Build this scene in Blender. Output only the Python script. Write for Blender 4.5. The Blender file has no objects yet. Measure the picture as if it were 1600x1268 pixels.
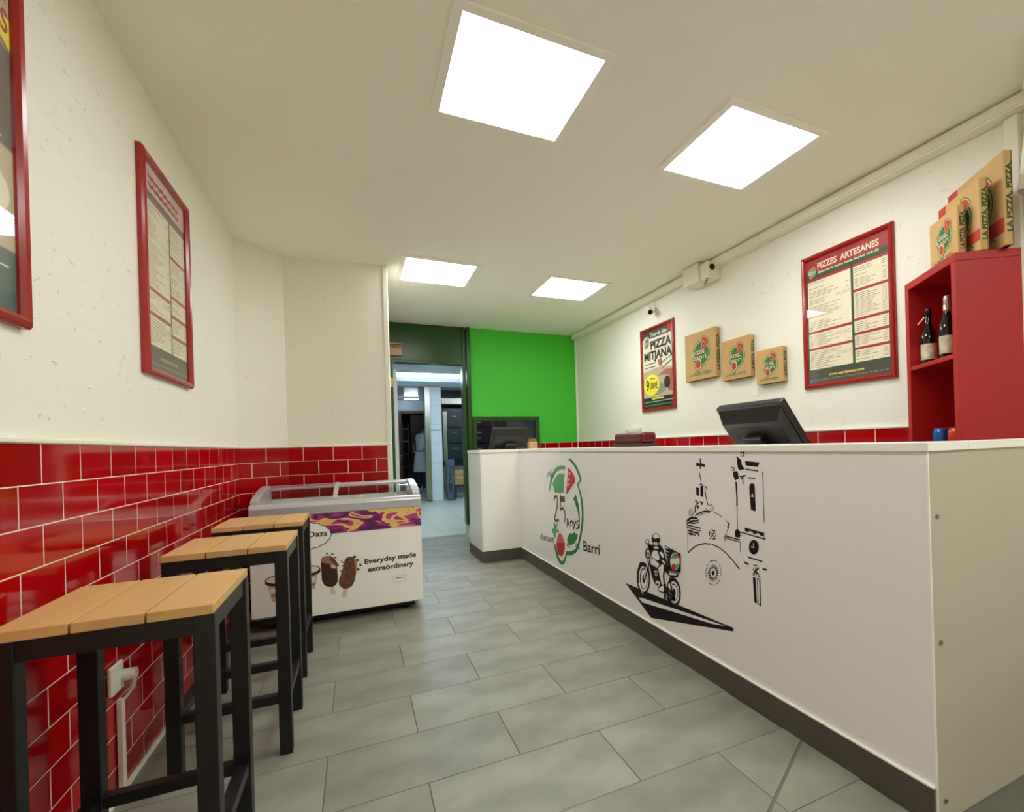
import bpy, bmesh, math, random
from mathutils import Vector, Matrix
from mathutils.geometry import tessellate_polygon
random.seed(7)
scene = bpy.context.scene
COL = scene.collection

# ------------------------------------------------------------------ camera
YAW, PITCH, ROLL = 0.446417, -0.00003, -0.0292447
FPX, CX, CY, EYE = 762.534, 925.0, 694.67, 1.08


def cam_axes():
    f = Vector((math.sin(YAW), math.cos(YAW), 0)); r = Vector((math.cos(YAW), -math.sin(YAW), 0)); u = Vector((0, 0, 1))
    f2 = f * math.cos(PITCH) + u * math.sin(PITCH); u2 = u * math.cos(PITCH) - f * math.sin(PITCH)
    r3 = r * math.cos(ROLL) + u2 * math.sin(ROLL); u3 = u2 * math.cos(ROLL) - r * math.sin(ROLL)
    return r3, u3, f2


RX, UX, FX = cam_axes()
EYEP = Vector((0, 0, EYE))
cd = bpy.data.cameras.new('camera')
cd.sensor_fit = 'HORIZONTAL'; cd.sensor_width = 36.0
cd.lens = FPX / 1600 * 36.0
cd.shift_x = -(CX - 800) / 1600; cd.shift_y = (CY - 634) / 1600
cd.clip_start = 0.02
cam = bpy.data.objects.new('camera', cd); COL.objects.link(cam)
M = Matrix((RX, UX, -FX)).transposed().to_4x4(); M.translation = EYEP
cam.matrix_world = M
scene.camera = cam

# ------------------------------------------------------------------ world, exposure
w = bpy.data.worlds.new('world'); scene.world = w; w.use_nodes = True
w.node_tree.nodes['Background'].inputs[0].default_value = (0.8, 0.85, 1, 1)
w.node_tree.nodes['Background'].inputs[1].default_value = 0.02
scene.view_settings.view_transform = 'Standard'
scene.view_settings.look = 'None'
scene.view_settings.gamma = 1.0
scene.view_settings.use_curve_mapping = False
scene.view_settings.exposure = 0.0
scene.cycles.diffuse_bounces = 8; scene.cycles.max_bounces = 14; scene.cycles.transparent_max_bounces = 16
PANEL_POWER = 18.4     # radiance of the ceiling panels
TUBE_POWER = 62.0      # radiance of the kitchen tubes


def on(px, py, ax, val):
    d = FX + RX * ((px - CX) / FPX) - UX * ((py - CY) / FPX)
    return EYEP + d * ((val - EYEP[ax]) / d[ax])


def onp(px, py, P, n):
    d = FX + RX * ((px - CX) / FPX) - UX * ((py - CY) / FPX)
    return EYEP + d * ((Vector(P) - EYEP).dot(n) / d.dot(n))


# ------------------------------------------------------------------ materials
MAT = {}


def lin(c):
    return tuple((v / 255 / 12.92) if v / 255 <= 0.04045 else ((v / 255 + 0.055) / 1.055) ** 2.4 for v in c)


def mat(name, rgb, rough=0.5, metal=0.0, spec=0.5, var=0.0, vscale=6.0, bump=0.0, bscale=60.0, emit=0.0, coat=0.0, rnd=0.0, detail=4.0, stretch=None):
    if name in MAT:
        return MAT[name]
    m = bpy.data.materials.new(name); m.use_nodes = True; MAT[name] = m
    nt = m.node_tree; b = nt.nodes['Principled BSDF']
    c = lin(rgb) + (1,)
    b.inputs['Base Color'].default_value = c
    b.inputs['Roughness'].default_value = rough; b.inputs['Metallic'].default_value = metal
    b.inputs['Specular IOR Level'].default_value = spec
    b.inputs['Coat Weight'].default_value = coat; b.inputs['Coat Roughness'].default_value = 0.05
    co = None
    if var or bump:
        tc = nt.nodes.new('ShaderNodeTexCoord'); co = tc.outputs['Object']
        if stretch:
            mp = nt.nodes.new('ShaderNodeMapping'); mp.inputs['Scale'].default_value = stretch
            nt.links.new(co, mp.inputs[0]); co = mp.outputs[0]
    src = None
    if var:
        n = nt.nodes.new('ShaderNodeTexNoise'); n.inputs['Scale'].default_value = vscale; n.inputs['Detail'].default_value = detail
        nt.links.new(co, n.inputs['Vector'])
        mr = nt.nodes.new('ShaderNodeMapRange'); mr.inputs[1].default_value = 0.3; mr.inputs[2].default_value = 0.7
        mr.inputs[3].default_value = 1 - var; mr.inputs[4].default_value = 1 + var
        nt.links.new(n.outputs[0], mr.inputs[0]); src = mr.outputs[0]
    if rnd:
        oi = nt.nodes.new('ShaderNodeObjectInfo')
        mr2 = nt.nodes.new('ShaderNodeMapRange'); mr2.inputs[3].default_value = 1 - rnd; mr2.inputs[4].default_value = 1 + rnd
        nt.links.new(oi.outputs['Random'], mr2.inputs[0])
        if src:
            mm = nt.nodes.new('ShaderNodeMath'); mm.operation = 'MULTIPLY'
            nt.links.new(src, mm.inputs[0]); nt.links.new(mr2.outputs[0], mm.inputs[1]); src = mm.outputs[0]
        else:
            src = mr2.outputs[0]
    if src:
        vm = nt.nodes.new('ShaderNodeVectorMath'); vm.operation = 'SCALE'; vm.inputs[0].default_value = c[:3]
        nt.links.new(src, vm.inputs['Scale']); nt.links.new(vm.outputs[0], b.inputs['Base Color'])
    if bump:
        n = nt.nodes.new('ShaderNodeTexNoise'); n.inputs['Scale'].default_value = bscale; n.inputs['Detail'].default_value = 5
        nt.links.new(co, n.inputs['Vector'])
        bp = nt.nodes.new('ShaderNodeBump'); bp.inputs['Strength'].default_value = bump; bp.inputs['Distance'].default_value = 0.01
        nt.links.new(n.outputs[0], bp.inputs['Height']); nt.links.new(bp.outputs[0], b.inputs['Normal'])
    if emit:
        b.inputs['Emission Color'].default_value = c; b.inputs['Emission Strength'].default_value = emit
    return m


def plaster(name, rgb, strength=0.5):
    """painted plaster with trowel ridges and small torn flecks"""
    m = mat(name, rgb, 0.62, spec=0.3)
    nt = m.node_tree; b = nt.nodes['Principled BSDF']
    tc = nt.nodes.new('ShaderNodeTexCoord')
    n1 = nt.nodes.new('ShaderNodeTexNoise'); n1.inputs['Scale'].default_value = 7; n1.inputs['Detail'].default_value = 3; n1.inputs['Distortion'].default_value = 1.2
    mp = nt.nodes.new('ShaderNodeMapping'); mp.inputs['Scale'].default_value = (1, 1, 1.6); mp.inputs['Rotation'].default_value = (0.5, 0.5, 0.3)
    nt.links.new(tc.outputs['Object'], mp.inputs[0]); nt.links.new(mp.outputs[0], n1.inputs['Vector'])
    # thin ridges: narrow band of the noise
    r = nt.nodes.new('ShaderNodeValToRGB'); e = r.color_ramp.elements
    e[0].position = 0.47; e[0].color = (0, 0, 0, 1); e[1].position = 0.50; e[1].color = (1, 1, 1, 1)
    e2 = r.color_ramp.elements.new(0.53); e2.color = (0, 0, 0, 1)
    n2 = nt.nodes.new('ShaderNodeTexNoise'); n2.inputs['Scale'].default_value = 24; n2.inputs['Detail'].default_value = 2
    nt.links.new(mp.outputs[0], n2.inputs['Vector'])
    r2 = nt.nodes.new('ShaderNodeValToRGB'); r2.color_ramp.elements[0].position = 0.61; r2.color_ramp.elements[1].position = 0.68
    mu = nt.nodes.new('ShaderNodeMath'); mu.operation = 'MULTIPLY'
    nt.links.new(n1.outputs[0], r.inputs[0]); nt.links.new(n2.outputs[0], r2.inputs[0])
    nt.links.new(r.outputs[0], mu.inputs[0]); nt.links.new(r2.outputs[0], mu.inputs[1])
    n3 = nt.nodes.new('ShaderNodeTexNoise'); n3.inputs['Scale'].default_value = 4; n3.inputs['Detail'].default_value = 6
    nt.links.new(tc.outputs['Object'], n3.inputs['Vector'])
    ad = nt.nodes.new('ShaderNodeMath'); ad.operation = 'MULTIPLY_ADD'; ad.inputs[1].default_value = 0.45
    nt.links.new(n3.outputs[0], ad.inputs[0]); nt.links.new(mu.outputs[0], ad.inputs[2])
    bp = nt.nodes.new('ShaderNodeBump'); bp.inputs['Strength'].default_value = strength; bp.inputs['Distance'].default_value = 0.006
    nt.links.new(ad.outputs[0], bp.inputs['Height']); nt.links.new(bp.outputs[0], b.inputs['Normal'])
    return m


def clear_pane(name, tint=(1, 1, 1), ior=1.5, rough=0.0):
    if name in MAT:
        return MAT[name]
    m = bpy.data.materials.new(name); m.use_nodes = True; MAT[name] = m
    nt = m.node_tree; nt.nodes.clear()
    o = nt.nodes.new('ShaderNodeOutputMaterial'); mx = nt.nodes.new('ShaderNodeMixShader')
    t = nt.nodes.new('ShaderNodeBsdfTransparent'); t.inputs[0].default_value = tint + (1,)
    g = nt.nodes.new('ShaderNodeBsdfGlossy'); g.inputs['Roughness'].default_value = rough
    f = nt.nodes.new('ShaderNodeFresnel'); f.inputs['IOR'].default_value = ior
    ge = nt.nodes.new('ShaderNodeNewGeometry'); ma = nt.nodes.new('ShaderNodeMath'); ma.operation = 'SUBTRACT'; ma.inputs[0].default_value = 1.0
    mu = nt.nodes.new('ShaderNodeMath'); mu.operation = 'MULTIPLY'      # only the outer faces reflect
    nt.links.new(ge.outputs['Backfacing'], ma.inputs[1]); nt.links.new(ma.outputs[0], mu.inputs[0]); nt.links.new(f.outputs[0], mu.inputs[1])
    nt.links.new(mu.outputs[0], mx.inputs[0]); nt.links.new(t.outputs[0], mx.inputs[1]); nt.links.new(g.outputs[0], mx.inputs[2])
    nt.links.new(mx.outputs[0], o.inputs[0])
    return m


WALL = plaster('white_plaster', (238, 236, 222), 0.62)
CEIL = mat('ceiling_paint', (246, 243, 232), 0.7, spec=0.2)
REDTILE = mat('red_glaze', (166, 3, 8), 0.07, spec=0.36, rnd=0.16, var=0.06, vscale=9, bump=0.025, bscale=6)
GROUT = mat('white_grout', (232, 222, 205), 0.8)
CAPW = mat('white_cap', (240, 236, 222), 0.45)
FLOORT = mat('grey_stone_tile', (132, 132, 119), 0.42, spec=0.45, rnd=0.10, var=0.26, vscale=3.4, bump=0.04, bscale=40, detail=8, stretch=(1, 1.7, 1))
FGROUT = mat('grey_grout', (104, 103, 92), 0.85)
KFLOORT = mat('pale_kitchen_tile', (206, 208, 194), 0.35, rnd=0.04, var=0.05)
KGROUT = mat('pale_grout', (160, 166, 158), 0.8)
KWALL = mat('pale_blue_tile', (226, 234, 238), 0.3)
GREEN = mat('bright_green_paint', (75, 196, 59), 0.55, spec=0.3)
DKGREEN = mat('dark_green_gloss', (40, 74, 26), 0.26, spec=0.35, bump=0.05, bscale=9)
CWHITE = mat('white_laminate', (238, 234, 234), 0.22, spec=0.5)
CEDGE = mat('white_edge', (242, 240, 232), 0.4)
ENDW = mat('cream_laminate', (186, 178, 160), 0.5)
KICK = mat('dark_grey_skirting', (82, 76, 68), 0.5, var=0.08, vscale=5)
WOODT = mat('tan_slat', (205, 162, 104), 0.5, var=0.08, vscale=20, rnd=0.05, stretch=(1, 0.1, 1))
BLACKM = mat('black_metal', (13, 12, 12), 0.42)
FRAMER = mat('red_frame_gloss', (160, 26, 20), 0.18, spec=0.6)
SHELFR = mat('red_shelf', (168, 16, 12), 0.45)
KRAFT = mat('kraft_card', (198, 160, 104), 0.75, var=0.04, vscale=14)
KRAFTD = mat('kraft_edge', (140, 100, 56), 0.8)
STEEL = mat('brushed_steel', (170, 160, 148), 0.32, metal=1.0, bump=0.02, bscale=90)
SILVER = mat('silver_plastic', (196, 196, 200), 0.28, metal=0.35)
FRZ = mat('freezer_white', (250, 248, 240), 0.35)
LINER = mat('freezer_liner', (206, 206, 200), 0.5)
PLASB = mat('black_plastic', (21, 20, 17), 0.38)
PLASW = mat('white_plastic', (232, 226, 208), 0.4)
DARK = mat('dark_void', (12, 12, 13), 0.6)
PANE = clear_pane('clear_glass')
GLASSP = clear_pane('lid_glass', (0.93, 0.95, 0.95))
DARKPANE = clear_pane('grey_glass', (0.62, 0.60, 0.62))
# print inks
INK = mat('ink_black', (16, 11, 10), 0.55, spec=0.25)
INKG = mat('ink_green', (22, 122, 58), 0.5)
INKLG = mat('ink_light_green', (84, 164, 104), 0.5)
INKR = mat('ink_red', (196, 20, 24), 0.5)
INKP = mat('ink_pink', (196, 96, 96), 0.5)
INKGR = mat('ink_grey', (88, 80, 75), 0.5)
INKW = mat('ink_white', (232, 226, 212), 0.5)
INKY = mat('ink_yellow', (246, 236, 70), 0.5)
INKCR = mat('ink_cream', (236, 226, 196), 0.5)
KGREEN = mat('card_green', (44, 118, 52), 0.7)
KRED = mat('card_red', (186, 58, 44), 0.7)
KOLIVE = mat('card_olive', (56, 74, 26), 0.7)
KCREAM = mat('card_cream', (214, 186, 136), 0.7)
KGREY = mat('card_grey', (206, 194, 168), 0.7)


# ------------------------------------------------------------------ object helpers
def tag(o, label=None, cat=None, group=None, kind=None):
    if label: o['label'] = label
    if cat: o['category'] = cat
    if group: o['group'] = group
    if kind: o['kind'] = kind
    return o


def empty(name, loc=(0, 0, 0), rz=0.0, label=None, cat=None, group=None):
    o = bpy.data.objects.new(name, None); COL.objects.link(o)
    o.location = loc; o.rotation_euler = (0, 0, rz); o.empty_display_size = 0.1
    return tag(o, label, cat, group)


class MB:
    """collects geometry into one mesh"""
    def __init__(s):
        s.v = []; s.f = []; s.mi = []; s.mats = []

    def m(s, material):
        if material not in s.mats: s.mats.append(material)
        return s.mats.index(material)

    def poly(s, pts, material=None, faces=None):
        k = s.m(material) if material else 0
        b = len(s.v); s.v += [tuple(p) for p in pts]
        for f in (faces or [list(range(len(pts)))]):
            s.f.append([b + i for i in f]); s.mi.append(k)

    def box(s, a, b, material=None):
        x0, y0, z0 = a; x1, y1, z1 = b
        P = [(x0, y0, z0), (x1, y0, z0), (x1, y1, z0), (x0, y1, z0), (x0, y0, z1), (x1, y0, z1), (x1, y1, z1), (x0, y1, z1)]
        s.poly(P, material, [[0, 3, 2, 1], [4, 5, 6, 7], [0, 1, 5, 4], [1, 2, 6, 5], [2, 3, 7, 6], [3, 0, 4, 7]])

    def obox(s, O, ax, ay, az, lx, ly, lz, material=None):
        """oriented box with corner O"""
        O = Vector(O); ax, ay, az = Vector(ax), Vector(ay), Vector(az)
        P = [O + ax * (lx * i) + ay * (ly * j) + az * (lz * k) for (i, j, k) in
             ((0, 0, 0), (1, 0, 0), (1, 1, 0), (0, 1, 0), (0, 0, 1), (1, 0, 1), (1, 1, 1), (0, 1, 1))]
        s.poly(P, material, [[0, 3, 2, 1], [4, 5, 6, 7], [0, 1, 5, 4], [1, 2, 6, 5], [2, 3, 7, 6], [3, 0, 4, 7]])

    def prism(s, pts, d, material=None):
        """extrude a (possibly concave) planar polygon along d"""
        pts = [Vector(p) for p in pts]; d = Vector(d); n = len(pts)
        tri = tessellate_polygon([pts])
        F = [list(t) for t in tri] + [[i + n for i in reversed(t)] for t in tri] + [[i, (i + 1) % n, (i + 1) % n + n, i + n] for i in range(n)]
        s.poly(pts + [p + d for p in pts], material, F)

    def lathe(s, prof, c=(0, 0, 0), n=20, material=None, mats=None):
        """profile of (r, z) turned about z"""
        b = len(s.v); c = Vector(c)
        for r, z in prof:
            for i in range(n):
                a = 2 * math.pi * i / n
                s.v.append((c.x + r * math.cos(a), c.y + r * math.sin(a), c.z + z))
        for j in range(len(prof) - 1):
            for i in range(n):
                s.f.append([b + j * n + i, b + j * n + (i + 1) % n, b + (j + 1) * n + (i + 1) % n, b + (j + 1) * n + i])
                s.mi.append(s.m(mats[j]) if mats else (s.m(material) if material else 0))
        for j, rev in ((0, True), (len(prof) - 1, False)):
            if prof[j][0] > 1e-5:
                L = [b + j * n + i for i in range(n)]
                s.f.append(L[::-1] if rev else L); s.mi.append(s.m(mats[min(j, len(mats) - 1)]) if mats else (s.m(material) if material else 0))

    def cyl(s, p, q, r, n=14, material=None, r2=None):
        p, q = Vector(p), Vector(q); d = (q - p).normalized()
        a = d.orthogonal().normalized(); b2 = d.cross(a); r2 = r if r2 is None else r2
        P = [p + (a * math.cos(2 * math.pi * i / n) + b2 * math.sin(2 * math.pi * i / n)) * r for i in range(n)] + \
            [q + (a * math.cos(2 * math.pi * i / n) + b2 * math.sin(2 * math.pi * i / n)) * r2 for i in range(n)]
        s.poly(P, material, [[i, (i + 1) % n, (i + 1) % n + n, i + n] for i in range(n)] + [list(range(n))[::-1], list(range(n, 2 * n))])

    def tube(s, path, r, n=8, material=None):
        for a, b in zip(path[:-1], path[1:]): s.cyl(a, b, r, n, material)

    def build(s, name, material=None, parent=None, bevel=0.0, smooth=False, seg=2):
        me = bpy.data.meshes.new(name); me.from_pydata(s.v, [], s.f)
        for mm in (s.mats or [material]): me.materials.append(mm)
        if len(s.mats) > 1: me.polygons.foreach_set('material_index', s.mi)
        if smooth: me.polygons.foreach_set('use_smooth', [True] * len(me.polygons))
        me.validate(); me.update()
        bm = bmesh.new(); bm.from_mesh(me); bmesh.ops.recalc_face_normals(bm, faces=bm.faces); bm.to_mesh(me); bm.free()
        o = bpy.data.objects.new(name, me); COL.objects.link(o)
        if parent: o.parent = parent
        if bevel:
            bv = o.modifiers.new('bevel', 'BEVEL'); bv.width = bevel; bv.segments = seg; bv.limit_method = 'ANGLE'; bv.angle_limit = math.radians(40)
        return o


def box(name, a, b, material, parent=None, bevel=0.0, kind=None, label=None):
    m = MB(); m.box(a, b); o = m.build(name, material, parent, bevel)
    return tag(o, label, kind=kind)


def copy_tree(o, parent=None):
    c = o.copy(); COL.objects.link(c); c.parent = parent
    for ch in list(o.children): copy_tree(ch, c)
    return c


class Print:
    """flat ink on a plane: origin, u axis, v axis, normal (towards the viewer)"""
    def __init__(s, O, eu, ev, n):
        s.O = Vector(O); s.eu = Vector(eu); s.ev = Vector(ev); s.n = Vector(n); s.mb = MB()

    def P(s, u, v, layer):
        return s.O + s.eu * u + s.ev * v + s.n * (0.0005 + 0.00035 * layer)

    def uv(s, px, py):
        """photo pixel to plane coordinates"""
        q = onp(px, py, s.O, s.n) - s.O
        return q.dot(s.eu) / s.eu.length_squared, q.dot(s.ev) / s.ev.length_squared

    def poly(s, pts, material, layer=0):
        P3 = [s.P(u, v, layer) for u, v in pts]
        tri = tessellate_polygon([P3])
        s.mb.poly(P3, material, [list(t) for t in tri])

    def rect(s, u0, v0, u1, v1, material, layer=0):
        s.poly([(u0, v0), (u1, v0), (u1, v1), (u0, v1)], material, layer)

    def ell(s, u, v, ru, rv, material, layer=0, n=28, a0=0.0, a1=2 * math.pi):
        s.poly([(u + ru * math.cos(a0 + (a1 - a0) * i / n), v + rv * math.sin(a0 + (a1 - a0) * i / n)) for i in range(n)], material, layer)

    def ring(s, u, v, ru, rv, t, material, layer=0, n=32, a0=0.0, a1=2 * math.pi):
        for i in range(n):
            A = a0 + (a1 - a0) * i / n; B = a0 + (a1 - a0) * (i + 1) / n
            s.poly([(u + ru * math.cos(A), v + rv * math.sin(A)), (u + ru * math.cos(B), v + rv * math.sin(B)),
                    (u + (ru - t) * math.cos(B), v + (rv - t) * math.sin(B)), (u + (ru - t) * math.cos(A), v + (rv - t) * math.sin(A))], material, layer)

    def stroke(s, pts, wd, material, layer=0):
        for (a, b), (c, d) in zip(pts[:-1], pts[1:]):
            dx, dy = c - a, d - b; L = math.hypot(dx, dy) or 1e-6
            nx, ny = -dy / L * wd / 2, dx / L * wd / 2; ex, ey = dx / L * wd * 0.25, dy / L * wd * 0.25
            s.poly([(a + nx - ex, b + ny - ey), (a - nx - ex, b - ny - ey), (c - nx + ex, d - ny + ey), (c + nx + ex, d + ny + ey)], material, layer)

    def text(s, body, u, v, width, height, material, layer=0, bold=0.0, shear=0.0, slope=0.0, spin=False, up=1.0):
        """text fitted into width x height, baseline start (u, v), rising towards +v*up"""
        cu = bpy.data.curves.new('t', 'FONT'); cu.body = body; cu.offset = bold; cu.resolution_u = 3; cu.shear = shear
        ob = bpy.data.objects.new('t', cu); me = bpy.data.meshes.new_from_object(ob)
        V = [x.co.copy() for x in me.vertices]; F = [list(p.vertices) for p in me.polygons]
        if V:
            x0 = min(p.x for p in V); x1 = max(p.x for p in V); y1 = 0.73
            pts = []
            for p in V:
                a = (p.x - x0) / (x1 - x0) * width; b = p.y / y1 * height
                if spin: pts.append(s.P(u - b, v + a * up, layer))
                else: pts.append(s.P(u + a, v + (b + a * slope) * up, layer))
            s.mb.poly(pts, material, F)
        bpy.data.objects.remove(ob); bpy.data.curves.remove(cu); bpy.data.meshes.remove(me)

    def build(s, name, parent):
        # keep face winding towards the normal
        me = bpy.data.meshes.new(name); me.from_pydata(s.mb.v, [], s.mb.f)
        for mm in s.mb.mats: me.materials.append(mm)
        me.polygons.foreach_set('material_index', s.mb.mi); me.update()
        o = bpy.data.objects.new(name, me); COL.objects.link(o); o.parent = parent
        return o


# ================================================================== the room shell
XL, XR, YB, YF, HC = -0.7305, 2.66, 5.97, -1.3, 2.541
SA, SB, SC = Vector((-0.7305, 4.0, 0)), Vector((-0.47, 4.235, 0)), Vector((0.235, 4.15, 0))


def slab_wall(name, pts, thick, z0, z1, material, out):
    """wall along plan points, thickness on the outside"""
    m = MB(); d = Vector(out) * thick
    a, b = Vector(pts[0]), Vector(pts[1])
    P = [a + Vector((0, 0, z0)), b + Vector((0, 0, z0)), b + d + Vector((0, 0, z0)), a + d + Vector((0, 0, z0))]
    m.prism(P, (0, 0, z1 - z0)); o = m.build(name, material)
    return tag(o, kind='structure')


wall_left = slab_wall('wall_left', [(XL, YF, 0), (XL, SA.y, 0)], 0.12, 0, HC, WALL, (-1, 0, 0))
nsp = Vector((-(SB - SA).y, (SB - SA).x, 0)).normalized()
wall_splay = slab_wall('wall_left_corner', [SA, SB], 0.1, 0, HC, WALL, nsp)
nst = Vector((-(SC - SB).y, (SC - SB).x, 0)).normalized()
wall_stub = slab_wall('wall_back_left', [SB, SC], 0.1, 0, HC, WALL, nst)
slab_wall('wall_passage', [(SC.x, SC.y + 0.02, 0), (SC.x, YB, 0)], 0.1, 0, HC, WALL, (-1, 0, 0))
wall_right = slab_wall('wall_right', [(XR, YF, 0), (XR, YB + 0.12, 0)], 0.12, 0, HC, WALL, (1, 0, 0))
slab_wall('wall_front', [(XL, YF, 0), (XR, YF, 0)], 0.12, 0, HC, WALL, (0, -1, 0))
tag(box('ceiling', (XL - 0.12, YF - 0.12, HC), (XR + 0.12, YB + 0.02, HC + 0.08), CEIL), kind='structure')

# floor: grout bed and stone tiles in half bond
floor = tag(box('floor', (XL - 0.1, YF - 0.1, -0.08), (XR + 0.1, 6.30, -0.0025), FGROUT), kind='structure')
FT = {}


def tile_mesh(name, lx, ly, h, ch, material):
    """flat tile lying in xy with chamfered upper edges, centre at origin, top at z=0"""
    k = (name, round(lx, 3), round(ly, 3))
    if k in FT: return FT[k]
    m = MB(); a, b = lx / 2, ly / 2
    P = [(-a, -b, -h), (a, -b, -h), (a, b, -h), (-a, b, -h), (-a, -b, -ch), (a, -b, -ch), (a, b, -ch), (-a, b, -ch),
         (-a + ch, -b + ch, 0), (a - ch, -b + ch, 0), (a - ch, b - ch, 0), (-a + ch, b - ch, 0)]
    F = [[8, 9, 10, 11]]
    for i in range(4):
        j = (i + 1) % 4
        F += [[i, j, j + 4, i + 4], [i + 4, j + 4, j + 8, i + 8]]
    me = bpy.data.meshes.new(name); me.from_pydata(P, [], F); me.materials.append(material); me.update()
    FT[k] = me
    return me


CRK = [(1.414, 1.272), (0.70, 0.88)]      # the diagonal cut by the counter
PX, PY, G = 0.612, 0.3155, 0.003
fx0, fx1 = XL, 1.424


def crack_y(x):
    return CRK[1][1] + (CRK[0][1] - CRK[1][1]) * (x - CRK[1][0]) / (CRK[0][0] - CRK[1][0])


row = 0
for k in range(-6, 15):
    y0 = 1.67 + k * PY; y1 = min(y0 + PY, 6.30)
    off = 0.485 if k % 2 == 0 else 0.177
    x1max = fx1 if y1 < 4.7 else (1.04 if y1 < 5.3 else XR)
    for j in range(-4, 6):
        a = max(fx0, off + j * PX); b = min(x1max, off + (j + 1) * PX)
        if b - a < 0.03: continue
        if y0 > 4.2 and b < SC.x: continue
        lx, ly = b - a - G, y1 - y0 - G
        cx, cy = (a + b) / 2, (y0 + y1) / 2
        if b > 0.7 and y0 < 1.3:
            # tiles meeting the diagonal joint are cut along it
            m = MB(); rect = [(a + G / 2, y0 + G / 2), (b - G / 2, y0 + G / 2), (b - G / 2, y1 - G / 2), (a + G / 2, y1 - G / 2)]
            ns = 0
            for side in (1, -1):
                out = []
                for (p, q) in zip(rect, rect[1:] + rect[:1]):
                    dp = side * (p[1] - crack_y(p[0])) - 0.006; dq = side * (q[1] - crack_y(q[0])) - 0.006
                    if dp >= 0: out.append(p)
                    if dp * dq < 0:
                        t = dp / (dp - dq); out.append((p[0] + (q[0] - p[0]) * t, p[1] + (q[1] - p[1]) * t))
                if len(out) >= 3:
                    mm = MB(); mm.prism([(p[0] - cx, p[1] - cy, -0.01) for p in out], (0, 0, 0.01))
                    o = mm.build('tile', FLOORT, floor); o.location = (cx, cy, 0)
            continue
        me = tile_mesh('floor_tile', lx, ly, 0.010, 0.0012, FLOORT)
        o = bpy.data.objects.new('tile', me); COL.objects.link(o); o.parent = floor
        o.location = (cx, cy, 0)
        if random.random() < 0.5: o.rotation_euler = (0, 0, math.pi)

# red wall tiles ------------------------------------------------------
TZ, TP, TROW, TH = 1.124, 0.1925, 0.1025, 0.008


def tile_run(wall, O, eu, n, u0, u1, joint, pitch, rows, ztop=TZ, shift0=0):
    """rows of tiles on a wall: O on the wall at u=0, eu along it, n into the room"""
    eu, n = Vector(eu).normalized(), Vector(n).normalized()
    R3 = Matrix((eu, Vector((0, 0, 1)) if eu.cross(Vector((0, 0, 1))).dot(n) > 0 else Vector((0, 0, -1)), n)).transposed()
    for r in range(rows):
        zc = ztop - (r + 0.5) * TROW
        off = joint + (pitch / 2 if (r + shift0) % 2 else 0)
        k0 = math.floor((u0 - off) / pitch)
        u = off + k0 * pitch
        while u < u1 - 0.001:
            a, b = max(u, u0), min(u + pitch, u1)
            if b - a > 0.012:
                me = tile_mesh('red_tile', b - a - 0.0048, TROW - 0.0032, TH, 0.0005, REDTILE)
                o = bpy.data.objects.new('tile', me); COL.objects.link(o); o.parent = wall
                p = Vector(O) + eu * ((a + b) / 2) + n * (TH + 0.0016)
                Mx = R3.to_4x4(); Mx.translation = (p.x, p.y, zc)
                o.matrix_local = Mx
            u += pitch


def grout_bed(wall, O, eu, n, u0, u1, z0, z1):
    m = MB(); m.obox(Vector(O) + Vector(eu) * u0 + Vector((0, 0, z0)) + Vector(n) * 0.0005, eu, n, (0, 0, 1), u1 - u0, 0.0085, z1 - z0)
    m.build('grout_bed', GROUT, wall)
    m = MB(); m.obox(Vector(O) + Vector(eu) * u0 + Vector((0, 0, z1)) + Vector(n) * 0.0005, eu, n, (0, 0, 1), u1 - u0, 0.016, 0.013)
    m.build('tile_cap', CAPW, wall, 0.003)


tile_run(wall_left, (XL, 0, 0), (0, 1, 0), (1, 0, 0), 0.42, SA.y, 1.708 - TP * 8, TP, 11)
grout_bed(wall_left, (XL, 0, 0), (0, 1, 0), (1, 0, 0), YF, SA.y, 0, TZ)
box('skirting_bead', (XL, YF, 0), (XL + 0.022, SA.y, 0.012), CAPW, wall_left, 0.003)
e1 = (SB - SA).normalized(); L1 = (SB - SA).length
tile_run(wall_splay, SA, e1, -nsp, 0, L1, 0.18, 0.2, 11)
grout_bed(wall_splay, SA, e1, -nsp, 0, L1, 0, TZ)
e2 = (SC - SB).normalized(); L2 = (SC - SB).length
tile_run(wall_stub, SB, e2, -nst, 0, L2 - 0.012, 0.1, 0.2, 11)
grout_bed(wall_stub, SB, e2, -nst, 0, L2, 0, TZ)
m = MB(); m.obox(SC - e2 * 0.03 - nst * 0.012, e2, nst, (0, 0, 1), 0.034, 0.03, HC)
tag(m.build('trim_1', CAPW, None, 0.004), kind='structure')
tile_run(wall_right, (XR, 0, 0), (0, 1, 0), (-1, 0, 0), 1.2, YB, 4.105, 0.1915, 3)
grout_bed(wall_right, (XR, 0, 0), (0, 1, 0), (-1, 0, 0), YF, YB, 0.5, TZ)

# back wall: bright green wall with a hatch window, dark green door surround
HX0, HX1, HZ0, HZ1 = 1.255, 2.105, 0.86, 1.463
m = MB()
m.box((1.235, YB, HZ1), (XR, YB + 0.12, HC)); m.box((HX1, YB, TZ - 0.0), (XR, YB + 0.12, HZ1))
m.box((HX1, YB, 0), (XR, YB + 0.12, TZ)); m.box((1.235, YB, 0), (HX1, YB + 0.12, HZ0))
wall_back = tag(m.build('wall_back', GREEN), kind='structure')
tile_run(wall_back, (0, YB, 0), (1, 0, 0), (0, -1, 0), HX1 + 0.005, XR - 0.012, 2.373, 0.19, 3)
m = MB(); m.box((HX1, YB - 0.009, 0.8), (XR, YB - 0.0005, TZ)); m.build('grout_bed', GROUT, wall_back)
m = MB(); m.box((XR - 0.022, YB - 0.02, 0.9), (XR - 0.0005, YB - 0.001, HC - 0.05)); m.build('corner_bead', CAPW, wall_back)

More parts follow.
